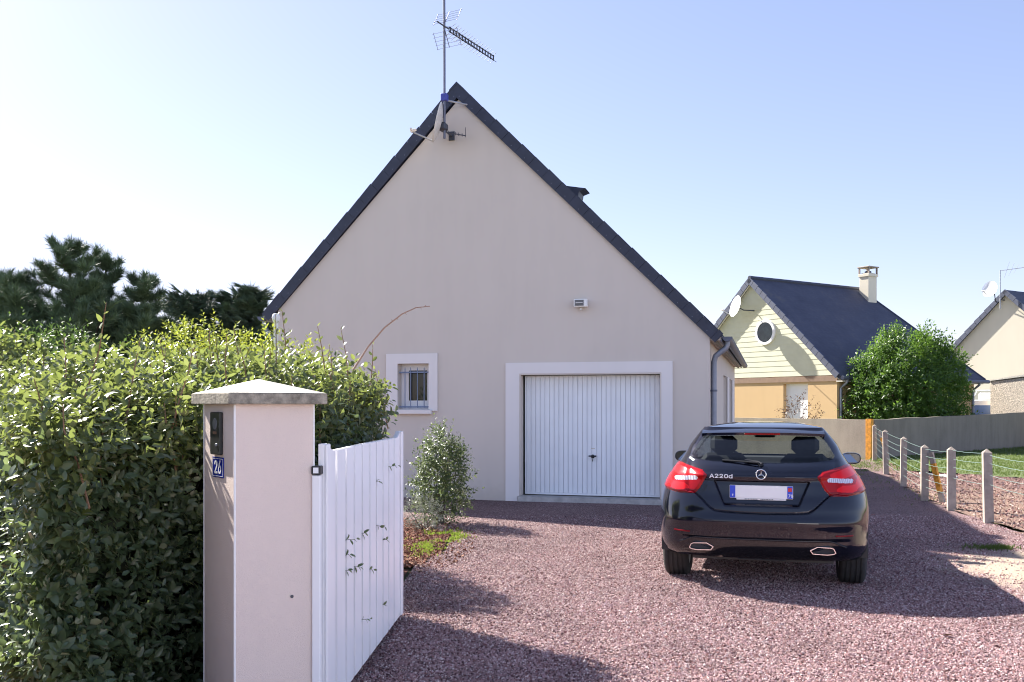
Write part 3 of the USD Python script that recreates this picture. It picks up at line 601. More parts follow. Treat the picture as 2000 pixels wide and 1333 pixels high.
# woody inside
core = HP.buffer(-.30); cm = MB()
pts = np.array([p_ for p_ in np.c_[rh.uniform(x0, x1, 900), rh.uniform(y0, y1, 900)] if core.contains(Point(p_))])[:260]
for p_ in pts:
    h_ = hedge_top(p_[:1], p_[1:])[0]-.16
    cm.tube([(p_[0], p_[1], 0), (p_[0]+rh.normal()*.05, p_[1]+rh.normal()*.05, h_*.5), (p_[0]+rh.normal()*.1, p_[1]+rh.normal()*.1, h_)], [.016, .011, .004], 5)
part(hedge, 'stems', cm, 'bark', kind='stuff')
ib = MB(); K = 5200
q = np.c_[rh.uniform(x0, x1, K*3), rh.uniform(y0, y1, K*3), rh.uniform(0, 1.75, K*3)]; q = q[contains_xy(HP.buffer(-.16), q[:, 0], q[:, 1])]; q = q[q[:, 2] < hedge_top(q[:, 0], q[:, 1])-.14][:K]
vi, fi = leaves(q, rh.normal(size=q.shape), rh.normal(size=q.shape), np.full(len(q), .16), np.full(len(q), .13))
part(hedge, 'light_block_foliage', join(vi, fi), 'hedge_core', kind='stuff')  # oversized dark leaves added inside to block light and view
# upright shoots above the top
sh = []
for k in range(150):
    for _ in range(50):
        x, y = rh.uniform(x0, x1), rh.uniform(y0, y1)
        if HP.contains(Point(x, y)): break
    sh.append((x, y, hedge_top(np.array([x]), np.array([y]))[0]-.08, rh.uniform(.14, .34)))
sh += [(-2.05, 4.45, 1.60, .50), (-2.25, 4.65, 1.60, .36), (-1.95, 4.75, 1.62, .34), (-1.75, 4.9, 1.62, .30), (-1.62, 5.3, 1.66, .34), (-1.50, 6.2, 1.80, .42), (-1.62, 6.4, 1.82, .40), (-1.16, 6.6, 1.78, .36), (-1.28, 6.4, 1.80, .34), (-1.06, 7.0, 1.75, .3), (-1.0, 7.2, 1.6, .3)]
stw = MB(); sb, sd, sn, sl = [], [], [], []
for (x, y, z, L) in sh:
    d = unit(np.array([rh.normal()*.16, rh.normal()*.16, 1.0])); bend = rh.normal(size=3)*.04
    p0 = np.array([x, y, z]); p1 = p0+d*L*.5+bend*.4; p2 = p0+d*L
    if not clear(p0[None], d[None], np.array([L]))[0]: continue
    stw.tube([p0-d*.2, p0, p1, p2], [.005, .0045, .0035, .002], 5)
    n_ = int(L/.045)+2
    a1, a2, a3, a4 = sprigs(p0[None], (p2-p0)[None], np.array([L*1.02]), n_, .060, rh, spread=.85, upn=.2)
    a3 = a3 + rh.normal(size=a3.shape)*.9
    sb.append(a1); sd.append(a2); sn.append(a3); sl.append(a4*np.linspace(1.1, .75, n_))
sb, sd, sn, sl = map(np.concatenate, (sb, sd, sn, sl))
vs, fs = leaves(sb, sd, sn, sl, sl*.42)
part(hedge, 'shoot_leaves', join(vs, fs), 'hedge_young', smooth=True, kind='stuff')
part(hedge, 'shoots', stw, 'twig_brown', kind='stuff')
st = np.array([(-1.15, 6.75, 1.85), (-1.05, 6.8, 2.02), (-.93, 6.8, 2.16), (-.80, 6.8, 2.26), (-.70, 6.8, 2.305), (-.60, 6.8, 2.315)])
part(hedge, 'long_shoot', MB().tube(st, np.linspace(.008, .003, 6), 6), 'twig_pink', label='bare pinkish shoot arching out to the right')
ib_, id_, in_, il_ = sprigs(st[2:-1], np.diff(st, axis=0)[2:], np.array([.12, .1, .1]), 3, .022, rh)
part(hedge, 'bud_leaves', join(*leaves(ib_, id_, in_, il_, il_*.45)), 'twig_pink', kind='stuff')

# ------------------------------------------------------------------ number pillar
pil = thing('gate_pillar', 'rendered gate pillar with pyramid cap carrying the house number', 'pillar', (PCEN[0], PCEN[1], 0), 37.9)
part(pil, 'shaft', MB().box(-.2, .2, -.2, .2, -.05, 1.60), 'pillar_render')
bd_ = MB()
for sx, sy in ((-1, -1), (1, -1), (-1, 1), (1, 1)):
    part(pil, 'corner_bead', MB().tube([(sx*.1975, sy*.1975, 0), (sx*.1975, sy*.1975, 1.598)], .0055, 8), 'bead_white')
o = .246; cap = trimesh.convex.convex_hull(np.array([(sx*o, sy*o, z) for sx in (-1, 1) for sy in (-1, 1) for z in (1.603, 1.650)] + [(sx*(o-.006), sy*(o-.006), z) for sx in (-1, 1) for sy in (-1, 1) for z in (1.600, 1.653)]))
part(pil, 'cap_slab', (np.array(cap.vertices), np.array(cap.faces)), 'cap_edge')
cap = trimesh.convex.convex_hull(np.array([(sx*(o-.004), sy*(o-.004), 1.6535) for sx in (-1, 1) for sy in (-1, 1)] + [(0, 0, 1.722), (.012, 0, 1.721), (-.012, 0, 1.721)]))
part(pil, 'cap_top', (np.array(cap.vertices), np.array(cap.faces)), 'cap_stone')
part(pil, 'wall_plug', MB().lathe([(0, 0), (.008, 0), (.008, .004), (0, .005)], 10, 'y', (.082, -.2055, .68)), 'dark_metal')
def frame_on(origin, tx, ty):
    tx, ty = np.asarray(tx, float), np.asarray(ty, float); tz = np.cross(tx, ty)
    return lambda m_: (np.asarray(m_.vertices) @ np.stack([tx, ty, tz]) + np.asarray(origin), np.asarray(m_.faces))
plw = lambda x, y: PCEN + x*pr + y*pl
ic = thing('intercom', 'slim black intercom panel on the pillar above the blue number plate', 'intercom', (*plw(-.2, .003), 1.4615), 37.9)
part(ic, 'body', MB().box(-.018, -.0005, -.063, .064, -.1015, .1015, .004), 'intercom_face')
part(ic, 'speaker_grille', MB().lathe([(0, -.0195), (.026, -.0195), (.028, -.0178), (0, -.0178)], 18, 'x', (0, .0, .045)), 'grey_plastic')
part(ic, 'name_label', MB().box(-.0192, -.0182, -.025, .022, -.004, .010), 'dead_leaf')
part(ic, 'call_button', MB().lathe([(0, -.023), (.007, -.022), (.008, -.018), (0, -.018)], 12, 'x', (0, -.02, -.054)), 'galvanised')
hn = thing('house_number', 'blue enamel plate with white number 26 under the intercom', 'number plate', (*plw(-.2, .0005), 1.299), 37.9)
part(hn, 'plate', MB().box(-.004, -.0005, -.0735, .0735, -.049, .049, .0015), 'enamel_blue')
bo = MB()
for a, b, c, d in ((-.066, .066, .040, .0425), (-.066, .066, -.0425, -.040), (-.066, -.0635, -.040, .040), (.0635, .066, -.040, .040)): bo.box(-.0048, -.0041, a, b, c, d)
part(hn, 'border', bo, 'enamel_white')
for ch, yy in (('2', .042), ('6', -.006)):
    tm_ = meshkit.text_mesh(ch, .060, .0009, True); b_ = tm_.bounds; tm_.apply_translation([-b_[0][0], -b_[0][1], 0]); s_ = .038/(b_[1][0]-b_[0][0]); tm_.apply_scale([s_, 1, 1])
    part(hn, 'digit', frame_on((-.0042, yy, -.030), (0, -1, 0), (0, 0, 1))(tm_), 'enamel_white')

# ------------------------------------------------------------------ white gate leaf
gate = thing('driveway_gate', 'white slatted gate leaf swung open against the hedge', 'gate', (-.92, 4.57, 0), -2.77)
GL = 2.27
def gate_top(y):
    e = np.minimum(y, GL-y); base = 1.362 + .004*np.sin(y*1.4)
    return np.where(e < .075, 1.405, base + .043*(1-np.clip((e-.075)/.16, 0, 1))**2.2*np.where(e < .235, 1, 0))
edges = [0.0, .25, .47, .68, .89, 1.11, 1.32, 1.54, 1.75, 1.955, GL]
for i, (a, b) in enumerate(zip(edges[:-1], edges[1:])):
    a2, b2 = (a+.016 if i else a), (b-.016 if i < len(edges)-2 else b)
    ys = np.unique(np.r_[np.linspace(a2, b2, 14), [y_ for y_ in (.0749, .0751, GL-.0751, GL-.0749) if a2 < y_ < b2]])
    poly = [(a2, .062), *[(y_, float(gate_top(y_))) for y_ in ys], (b2, .062)]
    mb = MB().prism(Polygon(poly).buffer(-.003, join_style=2), -.006, 0.0, axes='yz').prism(Polygon(poly), -.03, -.006, axes='yz')
    part(gate, 'board', mb, 'white_pvc')
for a, b in ((0.004, .072), (GL-.075, GL-.003)):
    part(gate, 'stile', MB().box(.0005, .014, a, b, .066, 1.403, .004), 'white_pvc')
for z in (.22, .70, 1.16): part(gate, 'rail', MB().box(-.065, -.0305, .02, GL-.02, z, z+.10, .004), 'white_pvc')
part(gate, 'jamb', MB().box(-.048, -.010, -.055, -.012, -.03, 1.255, .003), 'white_pvc')
hg = part(gate, 'hinge', MB().box(-.050, -.004, -.06, -.006, 1.258, 1.30, .004), 'black_plastic')
part(hg, 'hinge_plate', MB().box(-.040, -.014, -.0625, -.0602, 1.266, 1.293), 'enamel_white')
part(gate, 'ground_bolt', MB().tube([(-.05, GL-.12, .02), (-.05, GL-.12, .5)], .008, 8).box(-.065, -.035, GL-.14, GL-.10, .3, .34), 'galvanised')
# hedge twigs poking out between the boards
gw = lambda x, y, z: np.array([-.92 + x*math.cos(math.radians(-2.77)) - y*math.sin(math.radians(-2.77)), 4.57 + x*math.sin(math.radians(-2.77)) + y*math.cos(math.radians(-2.77)), z])
for y, z, L in [(.47, .86, .12), (.475, .77, .05), (.68, .69, .07), (.89, .84, .04), (1.11, .60, .05), (1.32, .84, .11), (1.32, 1.12, .05), (.47, .69, .04), (1.54, .70, .05), (1.75, 1.17, .12), (.89, .33, .09), (1.54, .28, .03)]:
    p0 = gw(-.07, y, z-.02); d = unit(np.array([.9, rh.normal()*.15, rh.normal()*.25]))
    p0 = gw(-.06, y+.004, z); nl = 3 if L > .05 else 2
    d = np.array([.99, -.05, .05+rh.normal()*.1]); Lt_ = np.array([.05+L])
    a1, a2, a3, a4 = sprigs((p0+d*.055)[None], d[None], np.array([L*.6]), nl+1, .036, rh, spread=.75)
    a2 = unit(a2*[1, .9, 1]-np.array([0, 0, .25]))
    lv, lf = join(*leaves(a1, a2, a3, a4, a4*.45))
    lv = lv
    tw = MB().tube([p0, p0+d*(.05+L*.5)], [.002, .0012], 4).add(lv, lf)
    part(hedge, 'sprig', tw, 'hedge_leaf', smooth=True)

# ------------------------------------------------------------------ other shrubs
def bush(name, label, cat, c, rad, n, leaf, mt, seed, lumps=0.35, nl=7, stems=7, tw=(.08, .2), stem_mat='bark', base=0.0, fill=.55, shape=None, group=None, wr=.45, small=True, upb=.35):
    r = np.random.default_rng(seed); t = thing(name, label, cat, c, 0, group)
    u = unit(r.normal(size=(n, 3))); 
    rr = (1-fill) + fill*r.uniform(size=n)**.5
    lum = 1 + lumps*(meshkit.fbm(u*2.2+seed, 3, seed)-.5)*2
    p = u*np.asarray(rad)*(rr*lum)[:, None]; p[:, 2] += rad[2]
    if shape is not None: p, keep = shape(p, r); p, u = p[keep], u[keep]
    ok_ = p[:, 2] > .03; p, u = p[ok_], u[ok_]
    D = unit(u + [0, 0, upb] + r.normal(size=p.shape)*.45)
    b, d, nn_, l = sprigs(p, D, r.uniform(*tw, len(p)), nl, leaf, r, out=u)
    part(t, 'foliage', join(*leaves(b, d, nn_, l, l*wr, (LS_V, LS_F) if small else (LT_V, LT_F))), mt, kind='stuff')
    for k in range(stems):
        a = r.uniform(0, 6.28); q = p[r.integers(len(p))]
        part(t, 'stem', MB().tube([(.06*rad[0]*math.cos(a), .06*rad[1]*math.sin(a), -.05+base), (q[0]*.45, q[1]*.45, q[2]*.5+base*.5), q], [.02*rad[2]+.004, .012*rad[2]+.003, .002], 6), stem_mat)
    return t
def tall(p, r):        # loose upright shrub, narrow crown
    s = np.clip(1.15-.55*p[:, 2]/1.3, .3, 1.2); p = p*np.c_[s, s, np.ones(len(p))]; return p, np.ones(len(p), bool)
bush('shrub', 'grey-green upright shrub beside the gate end in front of the house wall', 'shrub', (-.95, 12.5, 0), (.36, .36, .62), 760, .050, 'grey_leaf', 31, lumps=.3, tw=(.10, .26), shape=tall, small=False, fill=.8)
bush('silver_plant', 'low silvery plant at the foot of the upright shrub', 'plant', (-1.14, 11.9, 0), (.26, .24, .20), 260, .035, 'silver_leaf', 32, small=True, wr=.2, tw=(.05, .1))
def lower_cut(p, r): return p, p[:, 2] > .2
bush('golden_shrub', 'yellow-green golden shrub showing over the middle of the hedge', 'shrub', (-3.15, 9.9, 0), (1.2, .8, 1.20), 4300, .05, 'golden_leaf', 33, tw=(.08, .18), lumps=.22)
bush('golden_shrub', 'smaller yellow golden shrub low behind the hedge near its right end', 'shrub', (-2.15, 9.15, 0), (.58, .55, 1.08), 2600, .05, 'golden_leaf', 37, tw=(.1, .22))
bush('green_shrub', 'bright green leafy shrub showing over the hedge at the far left', 'shrub', (-5.0, 9.8, 0), (1.2, .9, 1.25), 1700, .055, 'green_leaf', 34, tw=(.1, .25))
def two_lobes(p, r):
    s = np.where(p[:, 0] < 0, 1.0, 1.0); h = p[:, 2]/4.2
    dx = np.abs(p[:, 0]-(-.05)); notch = (p[:, 2] > 2.8) & (dx < .33*(h-.62)/.3+.06)
    q = p.copy(); w = np.interp(h, [0, .25, .55, .8, 1.1], [1.12, 1.12, 1.0, .85, .65]); q[:, :2] *= w[:, None]
    return q, ~notch & (q[:, 0]*.678 - q[:, 1]*.735 < 1.35)
bush('laurel_tree', 'big rounded glossy green bush with two tops behind the grey wall', 'bush', (14.05, 32.9, 0), (2.0, 1.45, 2.12), 6000, .13, 'laurel_leaf', 35, lumps=.42, tw=(.2, .5), shape=two_lobes, stems=9, small=True)
bush('bare_shrub', 'small brownish sparse shrub before the white shutter of the orange house', 'shrub', (9.62, 31.0, 0), (.75, .6, .92), 200, .085, 'plum_leaf', 36, nl=5, tw=(.1, .35), stems=16, stem_mat='twig_brown')

# weeds and grass
def blades(name, n, sampler, h, w, mt, seed, kind='stuff'):
    r = np.random.default_rng(seed); xy = sampler(r, n); n = len(xy)
    z = np.zeros(n); P_ = np.c_[xy, z]
    D = unit(np.c_[r.normal(size=(n, 2))*.45, np.ones(n)]); N_ = np.c_[r.normal(size=(n, 2)), np.full(n, .2)]
    l = h*r.uniform(.5, 1.3, n); v_, f_ = leaves(P_, D, N_, l, np.full(n, w), (LS_V, LS_F))
    tag(part(None, name, join(v_, f_), mt), kind=kind)
def disc(cx, cy, rx, ry):
    def s(r, n):
        a = r.uniform(0, 6.28, n); q = np.abs(r.normal(size=n))*.5; o_ = np.c_[cx+rx*q*np.cos(a), cy+ry*q*np.sin(a)]; return o_[meshkit.fbm(np.c_[o_*9, 0*a], 3, 3) > .50]
    return s
def inpoly(poly):
    def s(r, n):
        x0, y0, x1, y1 = poly.bounds; q = np.c_[r.uniform(x0, x1, n), r.uniform(y0, y1, n)]; return q[contains_xy(poly, q[:, 0], q[:, 1])]
    return s
def several(*ss):
    return lambda r, n: np.vstack([s(r, n//len(ss)) for s in ss])
blades('weeds', 3600, several(disc(-.80, 11.35, .35, .7), disc(-.80, 11.2, .25, .45), disc(-.95, 10.4, .25, .7)) , .04, .012, 'weed_blade', 41)
def near(line, wd):
    line = np.array(line)
    def s(r, n):
        i = r.integers(0, len(line)-1, n); t = r.uniform(size=n); q = line[i]*(1-t)[:, None]+line[i+1]*t[:, None]
        q = q + r.normal(size=(n, 2))*wd; m_ = meshkit.fbm(np.c_[q*1.3, 0*t], 3, 6) > .47; return q[m_]
    return s
blades('verge_grass', 5200, several(near([(9.3, 27), (8.0, 22), (7.4, 18.5), (6.8, 15)], .35), near([(9.6, 27), (8.3, 22)], .45), near([(9.9, 27), (8.6, 22)], .5), near([(9.3, 27), (8.0, 22)], .5), near([(9.3, 27), (8.0, 22)], .5), near([(9.3, 27), (8.0, 22)], .5), disc(5.4, 10.3, .5, .2)), .05, .011, 'grass_blade', 42)
blades('lawn_grass', 60000, inpoly(lawn_poly.intersection(sbox(8, 19, 30, 38))), .075, .02, 'grass_blade', 43)
chips = inpoly(yard.intersection(sbox(5.5, 8, 20, 22)))(np.random.default_rng(44), 42000)
for nm, c in (('chip_dark', (.12, .06, .05)), ('chip_red', (.27, .14, .12)), ('chip_pale', (.42, .31, .27))): simple(nm, c, .9, vary=.25, scale=20)
cp = [(stone(60+i, .30), mt, 'chip') for i, mt in enumerate(('chip_dark', 'chip_red', 'chip_pale', 'chip_red'))]
scatter('wood_chips', None, cp, np.c_[chips, und(chips[:, 0], chips[:, 1], .05, .9)+.008], np.random.default_rng(45).uniform(.016, .045, len(chips)), seed=46)
_r = np.random.default_rng(47); bk = np.vstack([inpoly(bed.intersection(sbox(-2, 8.8, 0, 13)))(_r, 7000), inpoly(bed.buffer(.35).intersection(sbox(-2, 8.8, 0.2, 12.5)))(_r, 1400)])
for nm, c in (('bark_red', (.20, .065, .035)), ('bark_dull', (.13, .06, .04)), ('bark_light', (.32, .17, .11))): simple(nm, c, .9, vary=.25, scale=20)
cp = [(stone(70+i, .3), mt, 'bark_piece') for i, mt in enumerate(('bark_red', 'bark_dull', 'bark_light', 'bark_red'))]
scatter('bark_mulch', None, cp, np.c_[bk, und(bk[:, 0], bk[:, 1])+.010], np.random.default_rng(48).uniform(.014, .042, len(bk)), seed=49)
single('dead_leaf', join(*leaves(np.array([(2.95, 6.40, .016)]), np.array([(1., -.15, .05)]), np.array([(0, .35, 1.)]), np.array([.075]), np.array([.035]))), 'dead_leaf', 'single curled brown dead leaf lying on the gravel behind the car', 'leaf')

# ------------------------------------------------------------------ conifers at the left
NT = np.random.default_rng(5)
def tuft(r, n, L, spread, w):
    """A shoot end: needles spraying forward from an axis along +x."""
    t = r.uniform(-.75, .05, n); a = r.uniform(0, 6.28, n); s = spread*r.uniform(.5, 1.1, n)
    d = unit(np.c_[np.ones(n), s*np.cos(a), s*np.sin(a)]); b = np.c_[t*L, np.zeros((n, 2))]
    sd = unit(np.cross(d, r.normal(size=(n, 3))))*w
    return np.stack([b+sd, b-sd, b+d*(L*r.uniform(.75, 1.1, n))[:, None]], 1)
TU = [tuft(NT, 46, .33, 1.0, .0085) for _ in range(5)]
def put_tufts(P_, D_, S_, r, T=TU):
    D_ = unit(D_); X = unit(np.cross(D_, r.normal(size=D_.shape))); Y = np.cross(D_, X); out = []
    for k in range(len(T)):
        m_ = np.arange(len(P_)) % len(T) == k
        R_ = np.stack([D_[m_], X[m_], Y[m_]], 1)*S_[m_][:, None, None]
        out.append((T[k].reshape(1, -1, 3) @ R_ + P_[m_][:, None]).reshape(-1, 3))
    v_ = np.vstack(out); return v_, np.arange(len(v_)).reshape(-1, 3)
def pine(label, c, H, R0, seed, first=.12, group='pines behind the hedge', whorls=11):
    r = np.random.default_rng(seed); t = thing('pine_tree', label, 'tree', c, 0)
    tr = [(0, 0, -.1)] + [(r.normal()*.05*H/6, r.normal()*.05*H/6, H*k) for k in (.25, .5, .75)] + [(0, 0, H*.97)]
    part(t, 'trunk', MB().tube(tr, [.17, .14, .10, .06, .015], 8), 'bark')
    Pt, Dt, St = [(0, 0, H-.12)]*3, [(0, 0, 1), (.3, .2, 1), (-.3, -.1, 1)], [1.1, 1, 1]
    br = MB()
    for w in range(whorls):
        h = H*(first + (1-first)*(w/whorls)**.9); k = h/H
        L = R0*np.interp(k, [0, .25, .6, .9, 1], [.9, 1.0, .72, .30, .12])*r.uniform(.75, 1.15)
        for b in range(r.integers(5, 8)):
            a = r.uniform(0, 6.28); Lb_ = L*r.uniform(.65, 1.15); rise = Lb_*r.uniform(.25, .65)
            s = np.linspace(0, 1, 6); cv = np.c_[np.cos(a)*Lb_*s, np.sin(a)*Lb_*s, h + rise*s**1.7 - .08*Lb_*np.sin(s*3.1)]
            br.tube(cv, np.linspace(.035, .010, 6), 5)
            e = cv[-1]-cv[-2]; Pt.append(cv[-1]); Dt.append(unit(e+[0, 0, .25])); St.append(r.uniform(.9, 1.25))
            for q_ in np.linspace(.18, .97, max(4, int(Lb_/.27))):
                i = int(q_*5); p = cv[i]+(cv[min(i+1, 5)]-cv[i])*(q_*5-i)
                for sg in (-1, 1):
                    l2 = Lb_*.35*(1-q_*.6)*r.uniform(.5, 1.2); d2 = unit(np.array([np.cos(a+sg*.9), np.sin(a+sg*.9), r.uniform(.25, .9)]))
                    p2 = p+d2*l2; br.tube([p, p2], [.010, .006], 4)
                    Pt += [p2, p+d2*l2*.55]; Dt += [unit(d2+[0, 0, .45]), unit(d2+[0, 0, .3]+r.normal(size=3)*.3)]; St += [r.uniform(.75, 1.2), r.uniform(.6, 1.0)]
    part(t, 'branches', br, 'bark', kind='stuff')
    part(t, 'needles', put_tufts(np.array(Pt), np.array(Dt), np.array(St), r), 'needle', kind='stuff')
pine('tallest dark pine left of the others, its top with several leaders', (-13.25, 28.0, 0), 6.6, 2.5, 51)
pine('dark pine at the left edge of the row with a lower round top', (-15.2, 28.2, 0), 5.7, 2.2, 52)
pine('pine second from the right with a slender pointed leader', (-12.45, 28.6, 0), 6.30, 1.6, 53)
pine('short pine at the right end of the pine group', (-11.2, 28.4, 0), 5.65, 1.5, 54)
pine('broad low pine at the far left edge behind the green shrub', (-14.3, 27.0, 0), 4.9, 2.4, 56)
pine('low spreading pine between the pines and the cypresses', (-11.0, 27.6, 0), 4.5, 1.9, 57)
pine('lower pine filling the gap in front of the tallest one', (-12.4, 27.2, 0), 5.2, 2.0, 55)
CT = [np.concatenate([tuft(NT, 26, .42, .30, .014), tuft(NT, 16, .30, .55, .012)]) for _ in range(4)]
def cypress(label, c, H, R0, seed):
    r = np.random.default_rng(seed); t = thing('cypress_tree', label, 'tree', c, 0)
    part(t, 'trunk', MB().tube([(0, 0, -.1), (.05, 0, H*.5), (0, 0, H*.9)], [.16, .10, .02], 8), 'bark')
    Pt, Dt, St = [], [], []; br = MB()
    for b in range(190):
        h = H*r.uniform(.08, .93); a = r.uniform(0, 6.28); L = R0*np.interp(h/H, [0, .4, .8, 1], [1, 1, .75, .25])*r.uniform(.6, 1.12)
        s = np.linspace(0, 1, 5); rise = L*r.uniform(.15, .55); cv = np.c_[np.cos(a)*L*s, np.sin(a)*L*s, h+rise*s**1.3]; br.tube(cv, np.linspace(.03, .006, 5), 4)
        k = max(6, int(L*9))
        for q_ in np.linspace(.2, 1, k):
            p = np.array([np.interp(q_, s, cv[:, j]) for j in range(3)]); sg = r.choice([-1, 1])
            Pt.append(p+r.normal(size=3)*.05); Dt.append(unit(np.array([np.cos(a+sg*.7), np.sin(a+sg*.7), r.uniform(.05, .8)]))); St.append(r.uniform(.7, 1.3)*(1.15-.3*q_))
    part(t, 'branches', br, 'bark', kind='stuff')
    part(t, 'foliage', put_tufts(np.array(Pt), np.array(Dt), np.array(St), r, CT), 'cypress', kind='stuff')
cypress('dark feathery cypress next to the pines, flat topped', (-11.9, 34.5, 0), 5.85, 1.7, 61)
cypress('dark feathery cypress in the middle of the three cypresses', (-10.5, 34.8, 0), 5.9, 1.5, 62)
cypress('dark feathery cypress nearest the house, with spiky top', (-9.4, 34.0, 0), 6.05, 1.5, 63)
gp = thing('garden_post', 'slim cream post with a round knob behind the hedge by the house corner', 'post', (-2.33, 9.2, 0))
part(gp, 'shaft', MB().tube([(0, 0, 0), (0, 0, 2.40)], [.028, .022], 10), 'soffit_white'); part(gp, 'knob', MB().lathe([(0, 2.50), (.03, 2.49), (.042, 2.455), (.03, 2.415), (.02, 2.40)], 14), 'soffit_white', smooth=60)

def copy_of(src, name, label, cat, loc, rotz):
    """A second thing of the same kind that references the first one's parts."""
    x = UsdGeom.Xform.Define(stage, path_for(None, name))
    x.GetPrim().GetReferences().AddInternalReference(src.GetPath()); x.GetPrim().SetInstanceable(True)
    x.ClearXformOpOrder(); x.AddTranslateOp().Set(Gf.Vec3d(*map(float, loc))); x.AddRotateZOp().Set(float(rotz))
    return tag(x, label, cat)
# the other side of the entrance, to the right of the camera: the car's tail mirrors it
copy_of(gate, 'driveway_gate', 'second white gate leaf open at the right, mirrored in the car bumper', 'gate', (1.72, 1.42, 0), -52.1)
# ------------------------------------------------------------------ orange house
NB = -57.5
NR = math.radians(NB); NX, NY = math.cos(NR), math.sin(NR)
oh = thing('orange_house', 'orange house with cream boarded gable, round window and dark slate roof', 'house', (11.51, 33.0, 0), NB)
def ow(x, y): return 11.51 + NX*x - NY*y, 33.0 + NY*x + NX*y
HW_, RZ, SL, LY = 3.95, 6.52, .925, 8.4
wp_ = Polygon([(-2*HW_, -.1), (0, -.1), (0, 2.63), (-2*HW_, 2.63)], [[(-2.43, .02), (-1.28, .02), (-1.28, 2.36), (-2.43, 2.36)]])
part(oh, 'gable_wall', MB().prism(wp_, 0, .28), 'orange_render')
part(oh, 'side_wall', MB().box(-.25, 0, .281, LY, -.1, 2.62), 'orange_render')
part(oh, 'side_wall', MB().box(-2*HW_, -2*HW_+.25, .281, LY, -.1, 2.62).box(-2*HW_+.25, -.25, LY-.25, LY, -.1, 2.62), 'orange_render')
part(oh, 'shutter_door', MB().box(-2.43, -1.28, .16, .2, .02, 2.36), 'white_paint')
part(oh, 'brown_band', MB().box(-2*HW_-.02, .03, -.035, -.001, 2.42, 2.62), 'band_brown')  # brown strip along the wall top, just below the boards
part(oh, 'gable_backing', MB().prism([(-2*HW_, 2.635), (0, 2.635), (0, 2.66), (-HW_, 6.28), (-2*HW_, 2.66)], .03, .25), 'dark_gap')
bh = .2; nb = 19
wc, wr = (-3.27, 4.36), .48
for i in range(nb):
    z0, z1 = 2.64+i*bh, 2.64+(i+1)*bh+.012
    hw0, hw1 = min((RZ-.20-z0)/SL, HW_), min((RZ-.20-z1)/SL, HW_)
    if hw1 < .05: continue
    v_ = np.array([(-HW_-hw0, -.019, z0), (-HW_+hw0, -.019, z0), (-HW_+hw1, -.010, z1), (-HW_-hw1, -.010, z1), (-HW_-hw0, .0, z0), (-HW_+hw0, .0, z0), (-HW_+hw1, .016, z1), (-HW_-hw1, .016, z1)])
    part(oh, 'cladding_board', (v_, [(0, 1, 2, 3), (5, 4, 7, 6), (1, 5, 6, 2), (4, 0, 3, 7), (4, 5, 1, 0), (3, 2, 6, 7)]), 'board_cream')
rw = part(oh, 'round_window', MB().lathe([(wr*.80, .0), (wr*.80, -.085), (wr, -.085), (wr*1.02, -.07), (wr*1.02, .0)], 36, 'y').move((wc[0], -.001, wc[1])), 'white_pvc', smooth=30)
part(rw, 'pane', MB().lathe([(0, 0), (wr*.81, 0), (wr*.81, .006), (0, .006)], 32, 'y', (wc[0], -.064, wc[1])), 'window_glass')
part(rw, 'painted_reflection', MB().lathe([(0, 0), (wr*.81, 0), (wr*.81, .006), (0, .006)], 32, 'y', (wc[0], -.045, wc[1])), 'tree_reflection_paint')  # disc behind the pane with mirrored trees painted on it
def roof_mesh(faces3, th):
    mb = MB()
    for q in faces3:
        q = np.array(q, float); n_ = np.cross(q[1]-q[0], q[2]-q[0]); n_ /= np.linalg.norm(n_); n_ *= np.sign(n_[2])
        lo = q-n_*th; k = len(q); v_ = np.vstack([q, lo]); f_ = []
        for a in range(1, k-1): f_ += [(0, a, a+1), (k, k+a+1, k+a)]
        for a in range(k): b = (a+1) % k; f_ += [(a, k+a, k+b), (a, k+b, b)]
        mb.add(v_, f_)
    return mb
mat('far_slate', {'geo': ('geometry', {}), 'tc': ('texture_coordinate', {}), 'map': ('mapping', dict(rotation=(0, 0, 0), scale=(1, 1, 1))), 'n': ('noise_texture', dict(scale=1.1, detail=6.0, roughness=0.65)), 'n2': ('noise_texture', dict(scale=9.0, detail=3.0)),
    'm': ('mix', dict(mix_type='mix', fac=0.35)), 'r': ('rgb_ramp', {'ramp': [(.30, (.018, .021, .040)), (.55, (.034, .038, .062)), (.75, (.066, .062, .064))]}),
    'w': ('wave_texture', dict(wave_type='bands', bands_direction='z', profile='saw', scale=1.6)), 'b': ('bump', dict(strength=.5, distance=.02)), 'p': ('principled_bsdf', dict(roughness=.62, specular_ior_level=.4))},
    [('geo.position', 'n.vector'), ('geo.position', 'n2.vector'), ('n.fac', 'm.color1'), ('n2.fac', 'm.color2'), ('m.color', 'r.fac'), ('r.color', 'p.base_color'), ('geo.position', 'w.vector'), ('w.fac', 'b.height'), ('b.normal', 'p.normal')])
EV = .30; ez = RZ-SL*(HW_+EV); FR, BK = -.17, LY+.3; RE = 6.5
part(oh, 'roof_slope', roof_mesh([[(-HW_, FR, RZ), (EV, FR, ez), (EV, BK, ez), (-HW_, RE, RZ)]], .13), 'far_slate')
part(oh, 'roof_slope', roof_mesh([[(-HW_, FR, RZ-.002), (-HW_, RE, RZ-.002), (-2*HW_-EV, BK, ez), (-2*HW_-EV, FR, ez)]], .13), 'far_slate')
part(oh, 'roof_hip', roof_mesh([[(-HW_, RE, RZ-.004), (EV, BK, ez-.004), (-2*HW_-EV, BK, ez-.004)]], .13), 'far_slate')
part(oh, 'ridge_capping', MB().tube([(-HW_, FR-.02, RZ-.01), (-HW_, RE, RZ-.01)], .09, 8), 'slate')
part(oh, 'hip_capping', MB().tube([(-HW_, RE, RZ-.02), (EV, BK, ez-.02)], .06, 6), 'slate')
